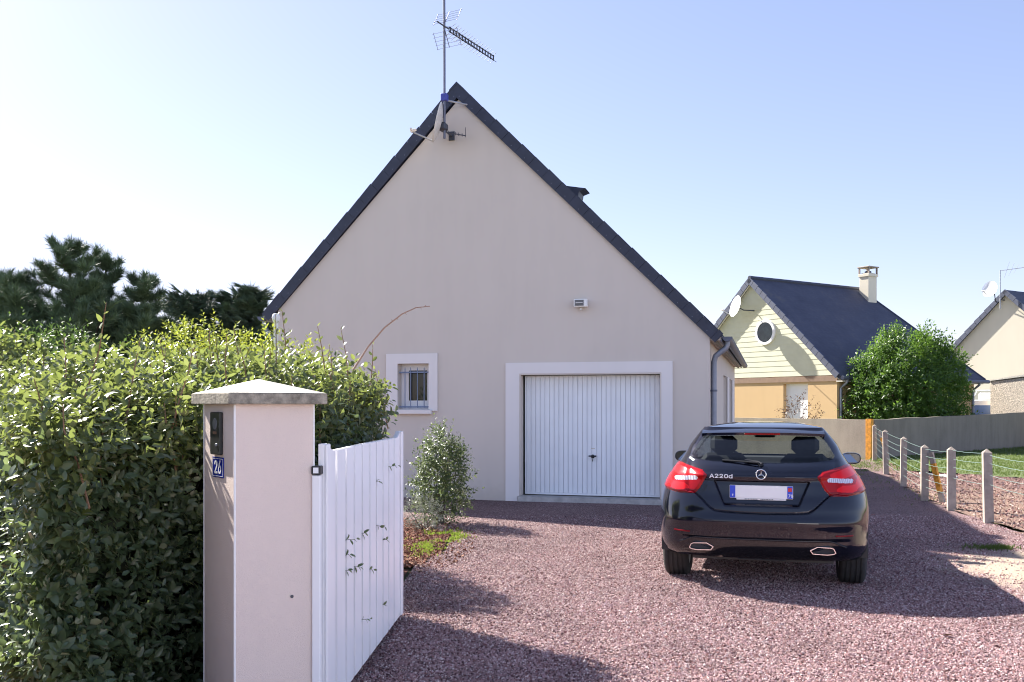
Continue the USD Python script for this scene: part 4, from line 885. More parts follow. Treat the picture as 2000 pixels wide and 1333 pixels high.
dv = np.array([HW_+EV, ez-RZ]); Lr_ = np.linalg.norm(dv); dv = dv/Lr_; dnr = np.array([dv[1], -dv[0]]); dnr *= np.sign(-dnr[1])
for sd in (1, -1):
    for i in range(int(Lr_/.30)):
        a = np.array([0, RZ])+dv*(i*.30); b = np.array([0, RZ])+dv*(i*.30+.285); up = .02+.012*(i % 2)
        pp = [a-dnr*up, b-dnr*(up+.015), b+dnr*.19, a+dnr*.19]
        part(oh, 'verge_tile', MB().prism(Polygon([(-HW_+sd*x, z) for x, z in pp]), FR-.045, FR-.002), 'zinc_dark')
part(oh, 'soffit', roof_mesh([[(-HW_, FR+.01, RZ-.19), (EV-.1, FR+.01, ez-.10), (EV-.1, -.05, ez-.10), (-HW_, -.05, RZ-.19)]], .02), 'soffit_white')
part(oh, 'soffit', roof_mesh([[(-HW_, FR+.01, RZ-.19), (-HW_, -.05, RZ-.19), (-2*HW_-EV+.1, -.05, ez-.10), (-2*HW_-EV+.1, FR+.01, ez-.10)]], .02), 'soffit_white')
part(oh, 'soffit', MB().box(.002, EV-.02, -.04, BK-.1, ez-.19, ez-.155), 'soffit_white')
part(oh, 'gutter', MB().tube([(EV+.05, FR, ez-.06), (EV+.05, BK+.15, ez-.09)], .075, 8), 'zinc_dark')
for yy in (.13, 8.25):
    part(oh, 'downpipe', MB().tube([(EV+.04, yy, ez-.10), (EV+.02, yy, ez-.22), (.06, yy, ez-.42), (.06, yy, 0)], .05, 8), 'zinc')
ch = part(oh, 'chimney', MB().box(-3.72, -3.26, 6.15, 6.70, 5.2, 7.05, .01), 'cream_render')
part(ch, 'chimney_collar', MB().box(-3.76, -3.22, 6.11, 6.74, 6.97, 7.09, .01).box(-3.66, -3.32, 6.2, 6.65, 7.09, 7.13), 'cream_render')
part(ch, 'cowl', MB().box(-3.79, -3.19, 6.08, 6.77, 7.35, 7.40, .015), 'post_concrete')
for sx in (-3.72, -3.26):
    for sy in (6.16, 6.69): part(ch, 'cowl_leg', MB().box(sx-.03, sx+.03, sy-.03, sy+.03, 7.09, 7.35), 'post_concrete')
part(ch, 'flue', MB().lathe([(.14, 7.08), (.14, 7.2), (.11, 7.22), (.0, 7.22)], 14, 'z', (-3.49, 6.42, 0)), 'dark_metal')
# dish of the orange house, standing off the boards on a bracket
dx_, dy_ = ow(-4.28, -.62)
q = np.array(ow(-3.85, -.02)) - [dx_, dy_]
dish('satellite_dish', 'round white satellite dish bracketed off the cream boarded gable', (dx_, dy_, 5.42), (-.93, -.26, .25), .80, 'dish_white', pole=[(q[0]*.45, q[1]*.45, -.16), (q[0], q[1], -.18)])

# ------------------------------------------------------------------ far house at the right edge
fh = thing('cream_house', 'pale cream rendered house with grey tiled gable at the right edge', 'house', (22.3, 42.0, 0), NB)
FH, FZ, FS = 4.2, 6.75, .95
part(fh, 'gable_wall', MB().prism([(-FH, -.1), (FH, -.1), (FH, FZ-FS*FH-.15), (0, FZ-.17), (-FH, FZ-FS*FH-.15)], 0, .3), 'cream_render')
part(fh, 'side_wall', MB().box(FH-.25, FH, .301, 9, -.1, 2.6), 'cream_render')
part(fh, 'side_wall', MB().box(-FH, -FH+.25, .301, 9, -.1, 2.6), 'cream_render')
fe = FZ-FS*(FH+.35)
part(fh, 'roof_slope', roof_mesh([[(0, -.12, FZ), (FH+.35, -.12, fe), (FH+.35, 9.3, fe), (0, 9.3, FZ)]], .14), 'far_slate')
part(fh, 'roof_slope', roof_mesh([[(0, -.12, FZ-.002), (0, 9.3, FZ-.002), (-FH-.35, 9.3, fe), (-FH-.35, -.12, fe)]], .14), 'far_slate')
dv = unit(np.array([FH+.35, fe-FZ])); dnr = np.array([dv[1], -dv[0]]); dnr *= np.sign(-dnr[1])
for sd in (1, -1):
    for i in range(19):
        a = np.array([0, FZ])+dv*(i*.33); b = np.array([0, FZ])+dv*(i*.33+.315); up = .02+.015*(i % 2)
        part(fh, 'verge_tile', MB().prism(Polygon([(sd*x, z) for x, z in (a-dnr*up, b-dnr*(up+.02), b+dnr*.17, a+dnr*.17)]), -.16, -.122), 'zinc_dark')
def fw(x, y): return 22.3 + NX*x - NY*y, 42.0 + NY*x + NX*y
a_ = fw(-.35, -.5)
dish('satellite_dish', 'white satellite dish at the gable peak of the cream house on the right', (a_[0]-.15, a_[1], 6.80), (-.78, -.55, .30), .72, 'dish_white', pole=[(.25, .05, -.25), (.40, .25, -.55)])
am = thing('antenna_mast', 'thin aerial mast with long side arm on the cream house at the right', 'antenna', (*fw(.0, -.15), 0), NB)
part(am, 'pole', MB().tube([(-.1, -.2, 5.9), (-.1, -.2, 7.62)], .022, 6), 'galvanised'); part(am, 'wall_bracket', MB().tube([(-.1, -.2, 6.3), (-.1, .15, 6.3)], .02, 6), 'dark_metal')
bmf = part(am, 'boom', MB().tube([(-.12, -.2, 7.6), (1.3, .45, 7.72)], .015, 5), 'galvanised')
for k in range(3):
    t_ = .18+.12*k; c_ = np.array([-.12+1.42*t_, -.2+.65*t_, 7.6+.12*t_]); part(bmf, 'element', MB().tube([c_+[.12, 0, .35-.08*k], c_-[.12, 0, .35-.08*k]], .008, 4), 'galvanised')

# boat behind the wall and the rough pier in front of it
bt = thing('motor_boat', 'white motor boat with windscreen and blue hull parked beside the cream house', 'boat', (20.25, 39.6, -.42), -20)
hull = []
for y, w_, zb in ((-1.6, .95, 1.35), (0, 1.0, 1.3), (1.3, .8, 1.35), (2.1, .35, 1.5), (2.45, .04, 1.6)):
    hull.append([(-w_, y, 1.98), (-w_*.85, y, 1.6), (0, y, zb), (w_*.85, y, 1.6), (w_, y, 1.98)])
hv = np.array(hull).reshape(-1, 3); hf = [(i*5+j, i*5+j+1, (i+1)*5+j+1, (i+1)*5+j) for i in range(4) for j in range(4)]
part(bt, 'hull', MB().add(hv, hf).add(hv[:5], [(0, 1, 2), (0, 2, 3), (0, 3, 4)]), 'boat_blue')
dk = np.array([(-.98, -1.6, 1.985), (.98, -1.6, 1.985), (1.03, 0, 1.985), (-1.03, 0, 1.985), (.82, 1.3, 2.0), (-.82, 1.3, 2.0), (.3, 2.3, 2.03), (-.3, 2.3, 2.03), (-.75, -1.6, 2.16), (.75, -1.6, 2.16), (.8, 0, 2.22), (-.8, 0, 2.22), (.55, 1.3, 2.2), (-.55, 1.3, 2.2), (.1, 2.2, 2.1), (-.1, 2.2, 2.1)])
h_ = trimesh.convex.convex_hull(dk); part(bt, 'deck', (np.array(h_.vertices), np.array(h_.faces)), 'boat_white')
wsv = np.array([(-.72, -.3, 2.2), (.72, -.3, 2.2), (.55, .75, 2.2), (-.55, .75, 2.2), (-.60, -.55, 2.62), (.60, -.55, 2.62), (.42, .15, 2.62), (-.42, .15, 2.62)])
part(bt, 'windscreen', (wsv, [(1, 2, 6, 5), (2, 3, 7, 6), (3, 0, 4, 7)]), 'window_glass')
wf = MB()
for a, b in ((0, 4), (1, 5), (2, 6), (3, 7), (4, 7), (7, 6), (6, 5)): wf.tube([wsv[a], wsv[b]], .022, 5)
part(bt, 'windscreen_frame', wf, 'boat_white')
part(bt, 'seat', MB().box(-.5, .5, -1.3, -.9, 2.1, 2.5, .06), 'boat_white')
part(bt, 'trailer', MB().box(-.5, .5, -1.4, 1.2, 1.12, 1.22).tube([(0, 1.0, 1.15), (0, 3.2, .6)], .05, 6).box(-.95, -.75, -.6, 0, 0, .6, .08).box(.75, .95, -.6, 0, 0, .6, .08).box(-.75, .75, -.35, -.25, .28, .36).box(-.05, .05, -.35, -.25, .3, 1.15), 'galvanised')
ra = np.random.default_rng(3)
pm = trimesh.creation.box([3.2, .5, 2.5]); 
for _ in range(4): pm = pm.subdivide()
pv = np.array(pm.vertices); pv += (meshkit.fbm(pv*7, 3, 2)-.5)[:, None]*pv/np.linalg.norm(pv, axis=1, keepdims=True)*.02; pv[:, 2] += 1.25
pv[:, 2] += np.where(pv[:, 2] > 2.3, (.5-np.abs(pv[:, 0]+.2)/3.2)*.30, 0)
pier = thing('garden_wall_pier', 'rough pebble-dashed wall block with pale sloping top at the right edge', 'wall', (20.46, 36.55, 0), NB)
part(pier, 'block', (pv, np.array(pm.faces)), 'pebble_wall')
part(pier, 'coping', MB().prism([(-1.62, 2.50), (-1.55, 2.55), (-.2, 2.69), (1.62, 2.52), (1.62, 2.60), (-.2, 2.78), (-1.62, 2.58)], -.29, .29), 'cap_stone')

# ------------------------------------------------------------------ grey boundary wall, two runs meeting at a corner
def wall_run(name, label, a, b, h0, h1, th, seed, mt='concrete_wall'):
    a, b = np.array(a), np.array(b); d = unit((b-a)[None])[0]; L = np.linalg.norm(b-a)
    t = thing(name, label, 'wall', (a[0], a[1], 0), math.degrees(math.atan2(d[1], d[0])))
    n = int(L/.35); xs = np.linspace(0, L, n+1); top = np.interp(xs, [0, L], [h0, h1]) + (meshkit.fbm(np.c_[xs*1.1, 0*xs, 0*xs+seed], 3, seed)-.5)*.035
    v_, f_ = [], []
    for i in range(n+1):
        v_ += [(xs[i], -th/2, -.1), (xs[i], -th/2, top[i]), (xs[i], th/2, top[i]), (xs[i], th/2, -.1)]
    for i in range(n):
        for j in range(3): f_.append((i*4+j, (i+1)*4+j, (i+1)*4+j+1, i*4+j+1))
    f_ += [(0, 1, 2, 3), (4*n+3, 4*n+2, 4*n+1, 4*n)]
    part(t, 'wall_face', (np.array(v_), np.array(f_)), mt)
    return t
C_ = np.array([10.45, 27.2])
wl = wall_run('concrete_wall', 'tan cement boundary wall running behind the car to the orange-stained corner', C_+np.array([-.603, .798])*13, C_, 1.16, 1.15, .18, 3)
part(wl, 'stained_corner', MB().box(12.93, 13.10, -.115, .02, -.05, 1.17), 'post_orange', label='orange stained corner edge')
wall_run('concrete_wall', 'shaded grey cement boundary wall behind the lawn at the right', C_+np.array([.735, .678])*.06+[.05, .06], C_+np.array([.735, .678])*24, 1.15, 1.42, .18, 5, 'shade_painted_wall')

# ------------------------------------------------------------------ post and wire fence along the drive
fence = thing('wire_fence', 'fence of concrete posts strung with thin wires along the right of the drive', 'fence')
FP = [(10.28, 26.4, 1.03), (8.55, 21.3, 1.02), (7.64, 18.2, .97), (6.86, 15.5, .93), (6.65, 14.1, .96), (6.42, 12.55, 1.0), (6.10, 10.9, 1.0)]
rf_ = np.random.default_rng(9)
for (x, y, h) in FP:
    a = .058; mb = MB(); lean = rf_.normal(size=2)*.010
    b0 = np.array([(sx*a, sy*a, -.1) for sx, sy in ((-1, -1), (1, -1), (1, 1), (-1, 1))]); b1 = b0*[.93, .93, 0]+[lean[0], lean[1], h-.05]
    v_ = np.vstack([b0, b1, [[lean[0], lean[1], h]]]); mb.add(v_, [(i, (i+1) % 4, 4+(i+1) % 4, 4+i) for i in range(4)]); mb.add(v_, [(4+i, 4+(i+1) % 4, 8) for i in range(4)])
    mb.move((x, y, 0), 0); mb.v = [(q-[x, y, 0]) @ np.array([[CA, -SA, 0], [SA, CA, 0], [0, 0, 1]]) + [x, y, 0] for q in mb.v]
    part(fence, 'post', mb, 'post_concrete')
def brace(p0, p1, c0):
    d = np.array(p1)-np.array(p0); a = np.array(p0, float); m1 = a+d*.22; m2 = a+d*.78
    t_ = part(fence, 'brace', MB().tube([a, m1, m2, p1], .05, 4), 'post_concrete')
    part(t_, 'orange_band', MB().tube([m1, m2], .0525, 4), 'post_orange', label='orange painted middle of the brace')
brace((6.93, 15.42, .80), (7.05, 15.25, -.02), None); brace((10.33, 26.2, .85), (10.55, 26.05, -.02), None)
for zi, z in enumerate((.92, .80, .66, .52, .38, .24)):
    for (xa, ya, ha), (xb, yb, hb) in zip(FP[:-1], FP[1:]):
        s = np.linspace(0, 1, 9); sag = .012*(1+.5*rf_.uniform())*4*s*(1-s)
        if zi >= 4 and ya < 15: continue
        part(fence, 'wire', MB().tube(np.c_[xa+(xb-xa)*s, ya+(yb-ya)*s, z*(ha+(hb-ha)*s)-sag+rf_.normal()*.01], .0028, 4), 'wire_green')
single('plastic_pipe', MB().tube([(9.15, 20.9, .05), (9.5, 19.9, .04)], .03, 8), 'soffit_white', 'short white plastic pipe lying on the ground beyond the fence', 'pipe', smooth=40)
# ------------------------------------------------------------------ the parked car
mat('car_paint', {'p': ('principled_bsdf', dict(base_color=(0.0035, 0.004, 0.009), roughness=0.04, specular_ior_level=0.5, coat_weight=0.35, coat_roughness=0.02, coat_ior=1.5)),
    'geo': ('geometry', {}), 'n': ('noise_texture', dict(scale=3.0, detail=8.0, roughness=0.7)), 'mr': ('map_range', dict(from_min=.35, from_max=.8, to_min=.02, to_max=.14, clamp=True))},
    [('geo.position', 'n.vector'), ('n.fac', 'mr.value'), ('mr.result', 'p.roughness')])
mat('gloss_black', {'p': ('principled_bsdf', dict(base_color=(0.006, 0.006, 0.008), roughness=0.12, coat_weight=0.5))}, [])
mat('lamp_red', {'p': ('principled_bsdf', dict(base_color=(0.30, 0.002, 0.004), roughness=0.12, specular_ior_level=0.35))}, [])
mat('lamp_bright_red', {'p': ('principled_bsdf', dict(base_color=(0.62, 0.006, 0.010), roughness=0.2, specular_ior_level=0.35))}, [])
mat('lamp_dark_red', {'p': ('principled_bsdf', dict(base_color=(0.15, 0.002, 0.006), roughness=0.15, specular_ior_level=0.4))}, [])
mat('lamp_clear', {'geo': ('geometry', {}), 'w': ('wave_texture', dict(wave_type='bands', bands_direction='x', scale=16.0)), 'r': ('rgb_ramp', {'ramp': [(0, (.28, .26, .32)), (1, (.62, .60, .68))]}), 'p': ('principled_bsdf', dict(roughness=.15, coat_weight=1.0))},
    [('geo.position', 'w.vector'), ('w.fac', 'r.fac'), ('r.color', 'p.base_color')])
simple('badge_silver', (.66, .66, .69), .35, metal=.3, vary=.02)
simple('mirror_silver', (.30, .32, .36), .03, metal=1.0, vary=.02)
simple('chrome', (.82, .82, .83), .08, metal=1.0, vary=.02)
simple('tyre', (.022, .021, .021), .82, vary=.25, scale=20, bump=.4, bscale=120)
simple('alloy', (.40, .41, .43), .3, metal=.8, vary=.05)
simple('seat_cloth', (.030, .030, .034), .9, vary=.2, scale=20)
simple('plate_white', (.74, .74, .73), .35, vary=.03)
simple('plate_blue', (.02, .06, .50), .35, vary=.05)
simple('plate_red', (.55, .02, .03), .4, vary=.05)
YAW = 16.0
car = thing('parked_car', 'black five-door hatchback parked on the gravel with its tail to the camera', 'car', (2.318, 8.62, 0), -YAW)
ip = lambda t: PchipInterpolator([a for a, _ in t], [b for _, b in t])
LR = ip([(.265, .62), (.30, .69), (.34, .735), (.40, .775), (.46, .785), (.55, .80), (.64, .805), (.70, .80), (.76, .79), (.83, .775), (.92, .765), (.985, .755), (1.02, .735), (1.06, .685), (1.10, .615), (1.16, .515), (1.23, .40), (1.30, .285), (1.36, .19), (1.39, .15)])
LF = ip([(.265, 3.35), (.35, 3.44), (.55, 3.47), (.70, 3.42), (.80, 3.30), (.90, 2.95), (.97, 2.50), (1.02, 2.22), (1.10, 2.02), (1.20, 1.78), (1.30, 1.50), (1.39, 1.22)])
WW = ip([(.265, .84), (.30, .865), (.36, .888), (.50, .902), (.66, .905), (.80, .890), (.90, .852), (.98, .810), (1.05, .762), (1.10, .728), (1.16, .690), (1.23, .654), (1.31, .594), (1.36, .553), (1.39, .525)])
NE = ip([(.265, 3.5), (.5, 3.3), (.7, 3.1), (.85, 2.8), (1.0, 2.7), (1.1, 3.0), (1.2, 3.4), (1.39, 4.2)])
def smooth(a, b, x): t = np.clip((x-a)/(b-a), 0, 1); return t*t*(3-2*t)
def uline(x):          # lower edge of the tailgate, rising towards the lamps
    ax = np.abs(x); return .672 + .012*(ax/.36)**2*(ax < .36) + np.where(ax >= .36, .012 + .155*smooth(.36, .60, ax), 0)
def relief(x, z):      # how far the rear skin is pushed in (metres)
    ax = np.abs(x); r = np.zeros_like(x)
    gate = smooth(-.004, .010, z-uline(x)) * (1-smooth(1.10, 1.14, z)) * (1-smooth(.60, .66, ax))
    r += .020*gate
    r += .010*np.exp(-((z-uline(x)-.004)/.005)**2)*(ax < .62)*(z < 1.05)       # shut line
    wl = .40 - (.945-z)*.42                                              # number plate recess, narrower below
    rec = smooth(0, .016, wl-ax) * smooth(0, .035, z-.725) * smooth(0, .010, .948-z)
    r += .030*rec
    r += -.014*np.exp(-((z-.985)/.022)**2)*smooth(.62, .50, ax)                  # lip above the recess
    r += -.018*np.exp(-((z-.60)/.05)**2)*smooth(.88, .75, ax)                    # bumper shoulder
    r += .030*smooth(.475, .445, z)*smooth(.74, .60, ax)                         # lower apron set back
    return r
def skin(x, z, off=0.0):  # y of the rear skin at x, z
    x, z = np.asarray(x, float), np.asarray(z, float); w, n = WW(z), NE(z)
    q = np.clip(1-np.abs(x/w)**n, 1e-6, 1)
    return -(LR(z)*q**(1/n)) + relief(x, z) - off
NRr, NFr = 420, 70
zz = np.unique(np.round(np.r_[np.linspace(.265, 1.12, 236), np.linspace(1.12, 1.39, 56)], 5))
tr = np.linspace(0, np.pi, NRr+1); tf = np.linspace(np.pi, 2*np.pi, NFr+1)[1:-1]
def outline(z, t):
    w = WW(z); c, s = np.cos(t), np.sin(t); n = np.where(s >= 0, NE(z), 3.1); L = np.where(s >= 0, LR(z), LF(z))
    x = w*np.sign(c)*np.abs(c)**(2/n); d = L*np.abs(s)**(2/n)
    return x, np.where(s >= 0, -d, d)
T = np.r_[tr, tf]; NTt = len(T)
# spread the rear samples evenly along the outline (reparametrise at mid height)
xs_, ys_ = outline(np.full(4001, .8), np.linspace(0, np.pi, 4001)); al = np.r_[0, np.cumsum(np.hypot(np.diff(xs_), np.diff(ys_)))]
T[:NRr+1] = np.interp(np.linspace(0, al[-1], NRr+1), al, np.linspace(0, np.pi, 4001))
Zg = np.repeat(zz[:, None], NTt, 1); Xg, Yg_ = outline(Zg.ravel(), np.tile(T, len(zz))); Xg, Yg_ = Xg.reshape(Zg.shape), Yg_.reshape(Zg.shape)
rear_w = smooth(-.30, -.55, Yg_)*np.ones_like(Yg_)
Yg_ = Yg_ + np.where(Yg_ < 0, relief(Xg, Zg), 0)*np.where(np.arange(NTt)[None] <= NRr, 1, 0)*smooth(-.12, -.30, Yg_)
# wheel arches swell a little
for wy in (0, 2.70):
    g = np.exp(-(((Yg_-wy)/.42)**2+((Zg-.36)/.30)**2)); Xg = Xg*(1+.016*g)
V = np.stack([Xg, Yg_, Zg], -1).reshape(-1, 3)
nz = len(zz); I = np.arange(nz*NTt).reshape(nz, NTt)
Q = np.stack([I[:-1], I[1:], np.roll(I, -1, 1)[1:], np.roll(I, -1, 1)[:-1]], -1).reshape(-1, 4)
cq = V[Q].mean(1); cx, cy, cz = cq.T
def inpl(poly, a, b): return contains_xy(Polygon(poly).buffer(-.015).buffer(.015), a, b)
ax_ = np.abs(cx)
front_of = cy > 0
arch = np.zeros(len(Q), bool)
for wy in (0, 2.70): arch |= ((cy-wy)**2+(cz-.325)**2 < .352**2) & (ax_ > .60)
rear_glass = [(0, 1.088), (.40, 1.098), (.585, 1.118), (.612, 1.15), (.565, 1.24), (.51, 1.325), (0, 1.333)]
rear_glass = rear_glass + [(-x, z) for x, z in rear_glass[::-1] if x > 0]
is_glass = inpl(rear_glass, cx, cz) & (cy < -.05)
lampP = [(.452, .985), (.50, 1.028), (.60, 1.052), (.72, 1.082), (.80, 1.095), (.95, 1.09), (.95, .86), (.84, .838), (.70, .822), (.555, .828), (.515, .875)]
is_lamp = inpl(lampP, ax_, cz) & (cy < -.10) & (cz < 1.075+.35*np.maximum(0, .1-ax_))
side_win = (np.abs(cx) > .45) & (cz > 1.02) & (cz < 1.335) & (((cy > .02+.55*(cz-1.02)) & (cy < 1.02)) | ((cy > 1.12) & (cy < 1.98-1.55*(cz-1.02)*.55))) & (cy < np.array([0])+1.95-(cz-1.02)*2.05+.1)
wind = (cy > 0.9) & (cz > 1.03) & (cz < 1.365) & (ax_ < WW(cz)*.93) & (cy > LF(cz)*.86)
low = (cz < .437) & (ax_ < .60) & (cy < -.25)
body = ~(arch | is_glass | is_lamp | side_win | wind | low)
def sub(mask, off=0.0):
    q = Q[mask]; us, inv = np.unique(q, return_inverse=True); v = V[us].copy()
    return v, inv.reshape(q.shape)
nrm_off = lambda v, d: np.c_[v[:, 0]+np.sign(v[:, 0])*d*np.clip(np.abs(v[:, 0])/.9, 0, 1)**3, v[:, 1]-d*np.clip(-v[:, 1]/.5, 0, 1), v[:, 2]]
# roof cap
bo_ = I[-1]; ringv = V[bo_]; cen_ = np.array([0, .52, 0]); rho = np.r_[np.linspace(1, .90, 8), np.linspace(.88, 0, 14)]
rv = [];
for r_ in rho:
    p = cen_[:2] + r_*(ringv[:, :2]-cen_[:2]); rv.append(np.c_[p, 1.39 + .045*(1-r_**2.6) + 0*p[:, 0]])
rv = np.array(rv); rI = np.arange(rv.shape[0]*NTt).reshape(rv.shape[0], NTt)
rQ = np.stack([rI[:-1], rI[1:], np.roll(rI, -1, 1)[1:], np.roll(rI, -1, 1)[:-1]], -1).reshape(-1, 4)
bm_ = MB(); v_, f_ = sub(body); bm_.add(v_, f_)
body_p = part(car, 'body', bm_, 'car_paint', smooth=35)
part(car, 'roof', MB().add(rv.reshape(-1, 3), rQ), 'car_paint', smooth=60)
v_, f_ = sub(low); part(car, 'rear_apron', (v_, f_), 'gloss_black', smooth=35)
part(car, 'rear_window', sub(is_glass), 'car_glass_dark', smooth=60)
part(car, 'windscreen', sub(wind), 'car_glass', smooth=60)
for sg in (-1, 1):
    part(car, 'side_window', sub(side_win & (cx*sg > 0) & (cy < 1.07)), 'car_glass', smooth=60)
    part(car, 'side_window', sub(side_win & (cx*sg > 0) & (cy >= 1.07)), 'car_glass', smooth=60)
# tail lamps: domed red lens with lighter and darker fields
Pl = lambda *p: list(p)
for sg in (-1, 1):
    m_ = is_lamp & (cx*sg > 0)
    v_, f_ = sub(m_); us_in = Polygon(lampP).buffer(.004)
    dist = np.array([Polygon(lampP).exterior.distance(Point(abs(a), c)) for a, c in zip(v_[:, 0], v_[:, 2])])
    v_ = nrm_off(v_, 1.0*0.012*smooth(0, .018, dist)[:, None].ravel() if False else 0.0) ; k_ = .014*smooth(0, .02, dist)
    v_ = np.c_[v_[:, 0]+np.sign(v_[:, 0])*k_*np.clip(np.abs(v_[:, 0])/.85, 0, 1)**4, v_[:, 1]-k_, v_[:, 2]]
    fc = v_[f_].mean(1); fx, fz = np.abs(fc[:, 0]), fc[:, 2]
    clear_ = inpl([(.50, .945), (.745, .928), (.765, .962), (.56, .978)], fx, fz)
    upper = inpl([(.56, .982), (.66, .968), (.74, .985), (.90, 1.03), (.92, 1.075), (.80, 1.075), (.70, 1.05), (.60, 1.022), (.545, 1.0)], fx, fz)
    lower = inpl([(.60, .878), (.62, .862), (.74, .852), (.78, .862), (.80, .885), (.88, .90), (.90, .985), (.80, .975), (.77, .915), (.66, .912)], fx, fz)
    dark = (~clear_ & ~upper & ~lower & ((fz < .86) | (fx < .485)))
    def ss(mk):
        q = f_[mk]; us, inv = np.unique(q, return_inverse=True); return v_[us], inv.reshape(q.shape)
    lp = part(car, 'tail_light', ss(~clear_ & ~upper & ~lower & ~dark), 'lamp_red', smooth=50)
    part(lp, 'reversing_strip', ss(clear_), 'lamp_clear', smooth=50); part(lp, 'brake_strip', ss(upper), 'lamp_bright_red', smooth=50)
    part(lp, 'lower_strip', ss(lower), 'lamp_bright_red', smooth=50); part(lp, 'dark_edge', ss(dark), 'lamp_dark_red', smooth=50)
# roof spoiler with brake light
gx_ = np.linspace(-.535, .535, 41); sp_t, sp_b = [], []
tip = -.295 + .07*(np.abs(gx_)/.535)**3
prof = np.linspace(0, 1, 7)
gs = []
for x, tp in zip(gx_, tip):
    e = np.abs(x)/.535; zt_ = 1.346-.012*e**3
    yb = .05; zb = 1.4035-.022*e**2.2
    col = [(x, tp+(yb-tp)*t_, zt_+(zb-zt_)*np.sin(t_*1.571)**.9 + .0) for t_ in prof] + [(x, yb, zb-.05), (x, tp+.10, zt_-.022), (x, tp+.004, zt_-.022)]
    gs.append(col)
gs = np.array(gs); n_, k_ = gs.shape[:2]; si = np.arange(n_*k_).reshape(n_, k_)
sq = np.stack([si[:-1], si[1:], np.roll(si, -1, 1)[1:], np.roll(si, -1, 1)[:-1]], -1).reshape(-1, 4)
spm = MB().add(gs.reshape(-1, 3), sq); 
for e_ in (0, n_-1):
    o_ = gs[e_]; spm.add(o_, [(0, j, j+1) if e_ else (0, j+1, j) for j in range(1, k_-1)])
part(car, 'roof_spoiler', spm, 'car_paint', smooth=30)
part(car, 'high_brake_light', MB().box(-.155, .155, -.2995, -.285, 1.3265, 1.3400, .003), 'lamp_red')
# number plate
py_ = float(skin(0.0, .855)) - .008; tilt = 0.0
plate = part(car, 'number_plate', MB().box(-.26, .26, py_-.010, py_, .800, .910, .003), 'plate_white')
part(plate, 'blue_band', MB().box(-.2575, -.213, py_-.0115, py_-.0101, .803, .907), 'plate_blue')
part(plate, 'blue_band', MB().box(.213, .2575, py_-.0115, py_-.0101, .803, .907), 'plate_blue')
part(plate, 'red_emblem', MB().lathe([(0, -.013), (.011, -.013), (.011, -.0116), (0, -.0116)], 12, 'y', (.235, py_, .878)).box(.2195, .2505, py_-.0122, py_-.0118, .862, .894), 'plate_red')
def letter(s_, h, x0, z0, y, mt, parent, nm='lettering', bold=True, wscale=1.0, depth=.0012):
    tm_ = meshkit.text_mesh(s_, h, depth, bold); tm_.apply_scale([wscale, 1, 1]); return part(parent, nm, frame_on((x0, y, z0), (1, 0, 0), (0, 0, 1))(tm_), mt)
letter('F', .018, -.242, .815, py_-.0117, 'plate_white', plate, 'country_letter')
letter('78', .024, .219, .815, py_-.0117, 'plate_white', plate, 'department_digits')
fr = part(plate, 'plate_frame', MB().box(-.205, .205, py_-.012, py_+.002, .786, .7995, .003), 'plate_white')
for k in range(2):
    m_ = MB(); rr_ = np.random.default_rng(k)
    xx = -.135 if k == 0 else -.005
    for j in range(8): m_.box(xx+j*.0135, xx+j*.0135+.008+.003*rr_.uniform(), py_-.0128, py_-.0121, .790, .7955)
    part(fr, 'dealer_print', m_, 'black_plastic')
# star badge and model lettering
zb_ = 1.005; yb_ = float(skin(0.0, .985))-.010
badge = part(car, 'badge', trimesh.creation.torus(.0405, .0052, 40, 10).apply_transform(trimesh.transformations.rotation_matrix(math.pi/2, [1, 0, 0])).apply_translation([0, yb_, zb_]), 'chrome', smooth=60)
star = MB()
for k in range(3):
    a = math.pi/2 + k*2*math.pi/3; d = np.array([math.cos(a), 0, math.sin(a)]); s_ = np.array([-d[2], 0, d[0]])
    c0 = np.array([0, yb_, zb_]); p = [c0+s_*.0105, c0-s_*.0105, c0+d*.040, c0+np.array([0, -.011, 0]), c0+d*.040+np.array([0, -.003, 0])]
    star.add(np.array(p), [(0, 3, 2), (1, 2, 3), (0, 2, 3), (3, 2, 1)])
part(badge, 'star', star, 'chrome')
yt_ = float(skin(-.255, .985))-.010
letter('A220d', .033, -.432, .968, yt_, 'badge_silver', car, 'model_lettering', bold=True, wscale=1.35, depth=.004)
# wiper
zw = 1.098; ywp = lambda x, z: float(skin(x, z))-.014
wp = part(car, 'rear_wiper', MB().tube([(.005, ywp(0, 1.078), 1.078), (-.03, ywp(-.03, 1.098), 1.098), (-.14, ywp(-.14, 1.115)-.012, 1.115)], [.020, .014, .010], 8).tube([(-.02, ywp(0, 1.08)-.004, 1.098), (-.33, ywp(-.33, 1.112), 1.112)], .008, 6).tube([(-.03, ywp(0, 1.1)+.001, 1.100), (-.33, ywp(-.33, 1.11)+.006, 1.106)], .005, 5), 'black_plastic', smooth=50)
# exhaust trims
for sg in (-1, 1):
    P_ = [(.40, .0), (.42, -.026), (.535, -.030), (.585, -.022), (.60, -.012), (.585, .020), (.565, .027), (.455, .030)]
    g = Polygon([(sg*a, .372+b) for a, b in P_]).buffer(.008).buffer(-.004); yy = float(skin(.5, .38))
    part(car, 'exhaust_trim', MB().prism(g.difference(g.buffer(-.0065)), yy-.028, yy+.05), 'chrome')
    part(car, 'exhaust_pipe', MB().prism(g.buffer(-.008), yy+.0, yy+.012), 'dark_gap')
part(car, 'apron_line', MB().tube([(x, float(skin(x, .452))-.004, .452-.05*smooth(.55, .70, abs(x))) for x in np.linspace(-.69, .69, 40)], .0085, 6), 'gloss_black', smooth=60)
for sg in (-1, 1):
    part(car, 'bumper_reflector', MB().tube([(sg*x, float(skin(x, .50))-.001, .50) for x in np.linspace(.60, .74, 6)], .007, 6), 'lamp_dark_red', smooth=60)
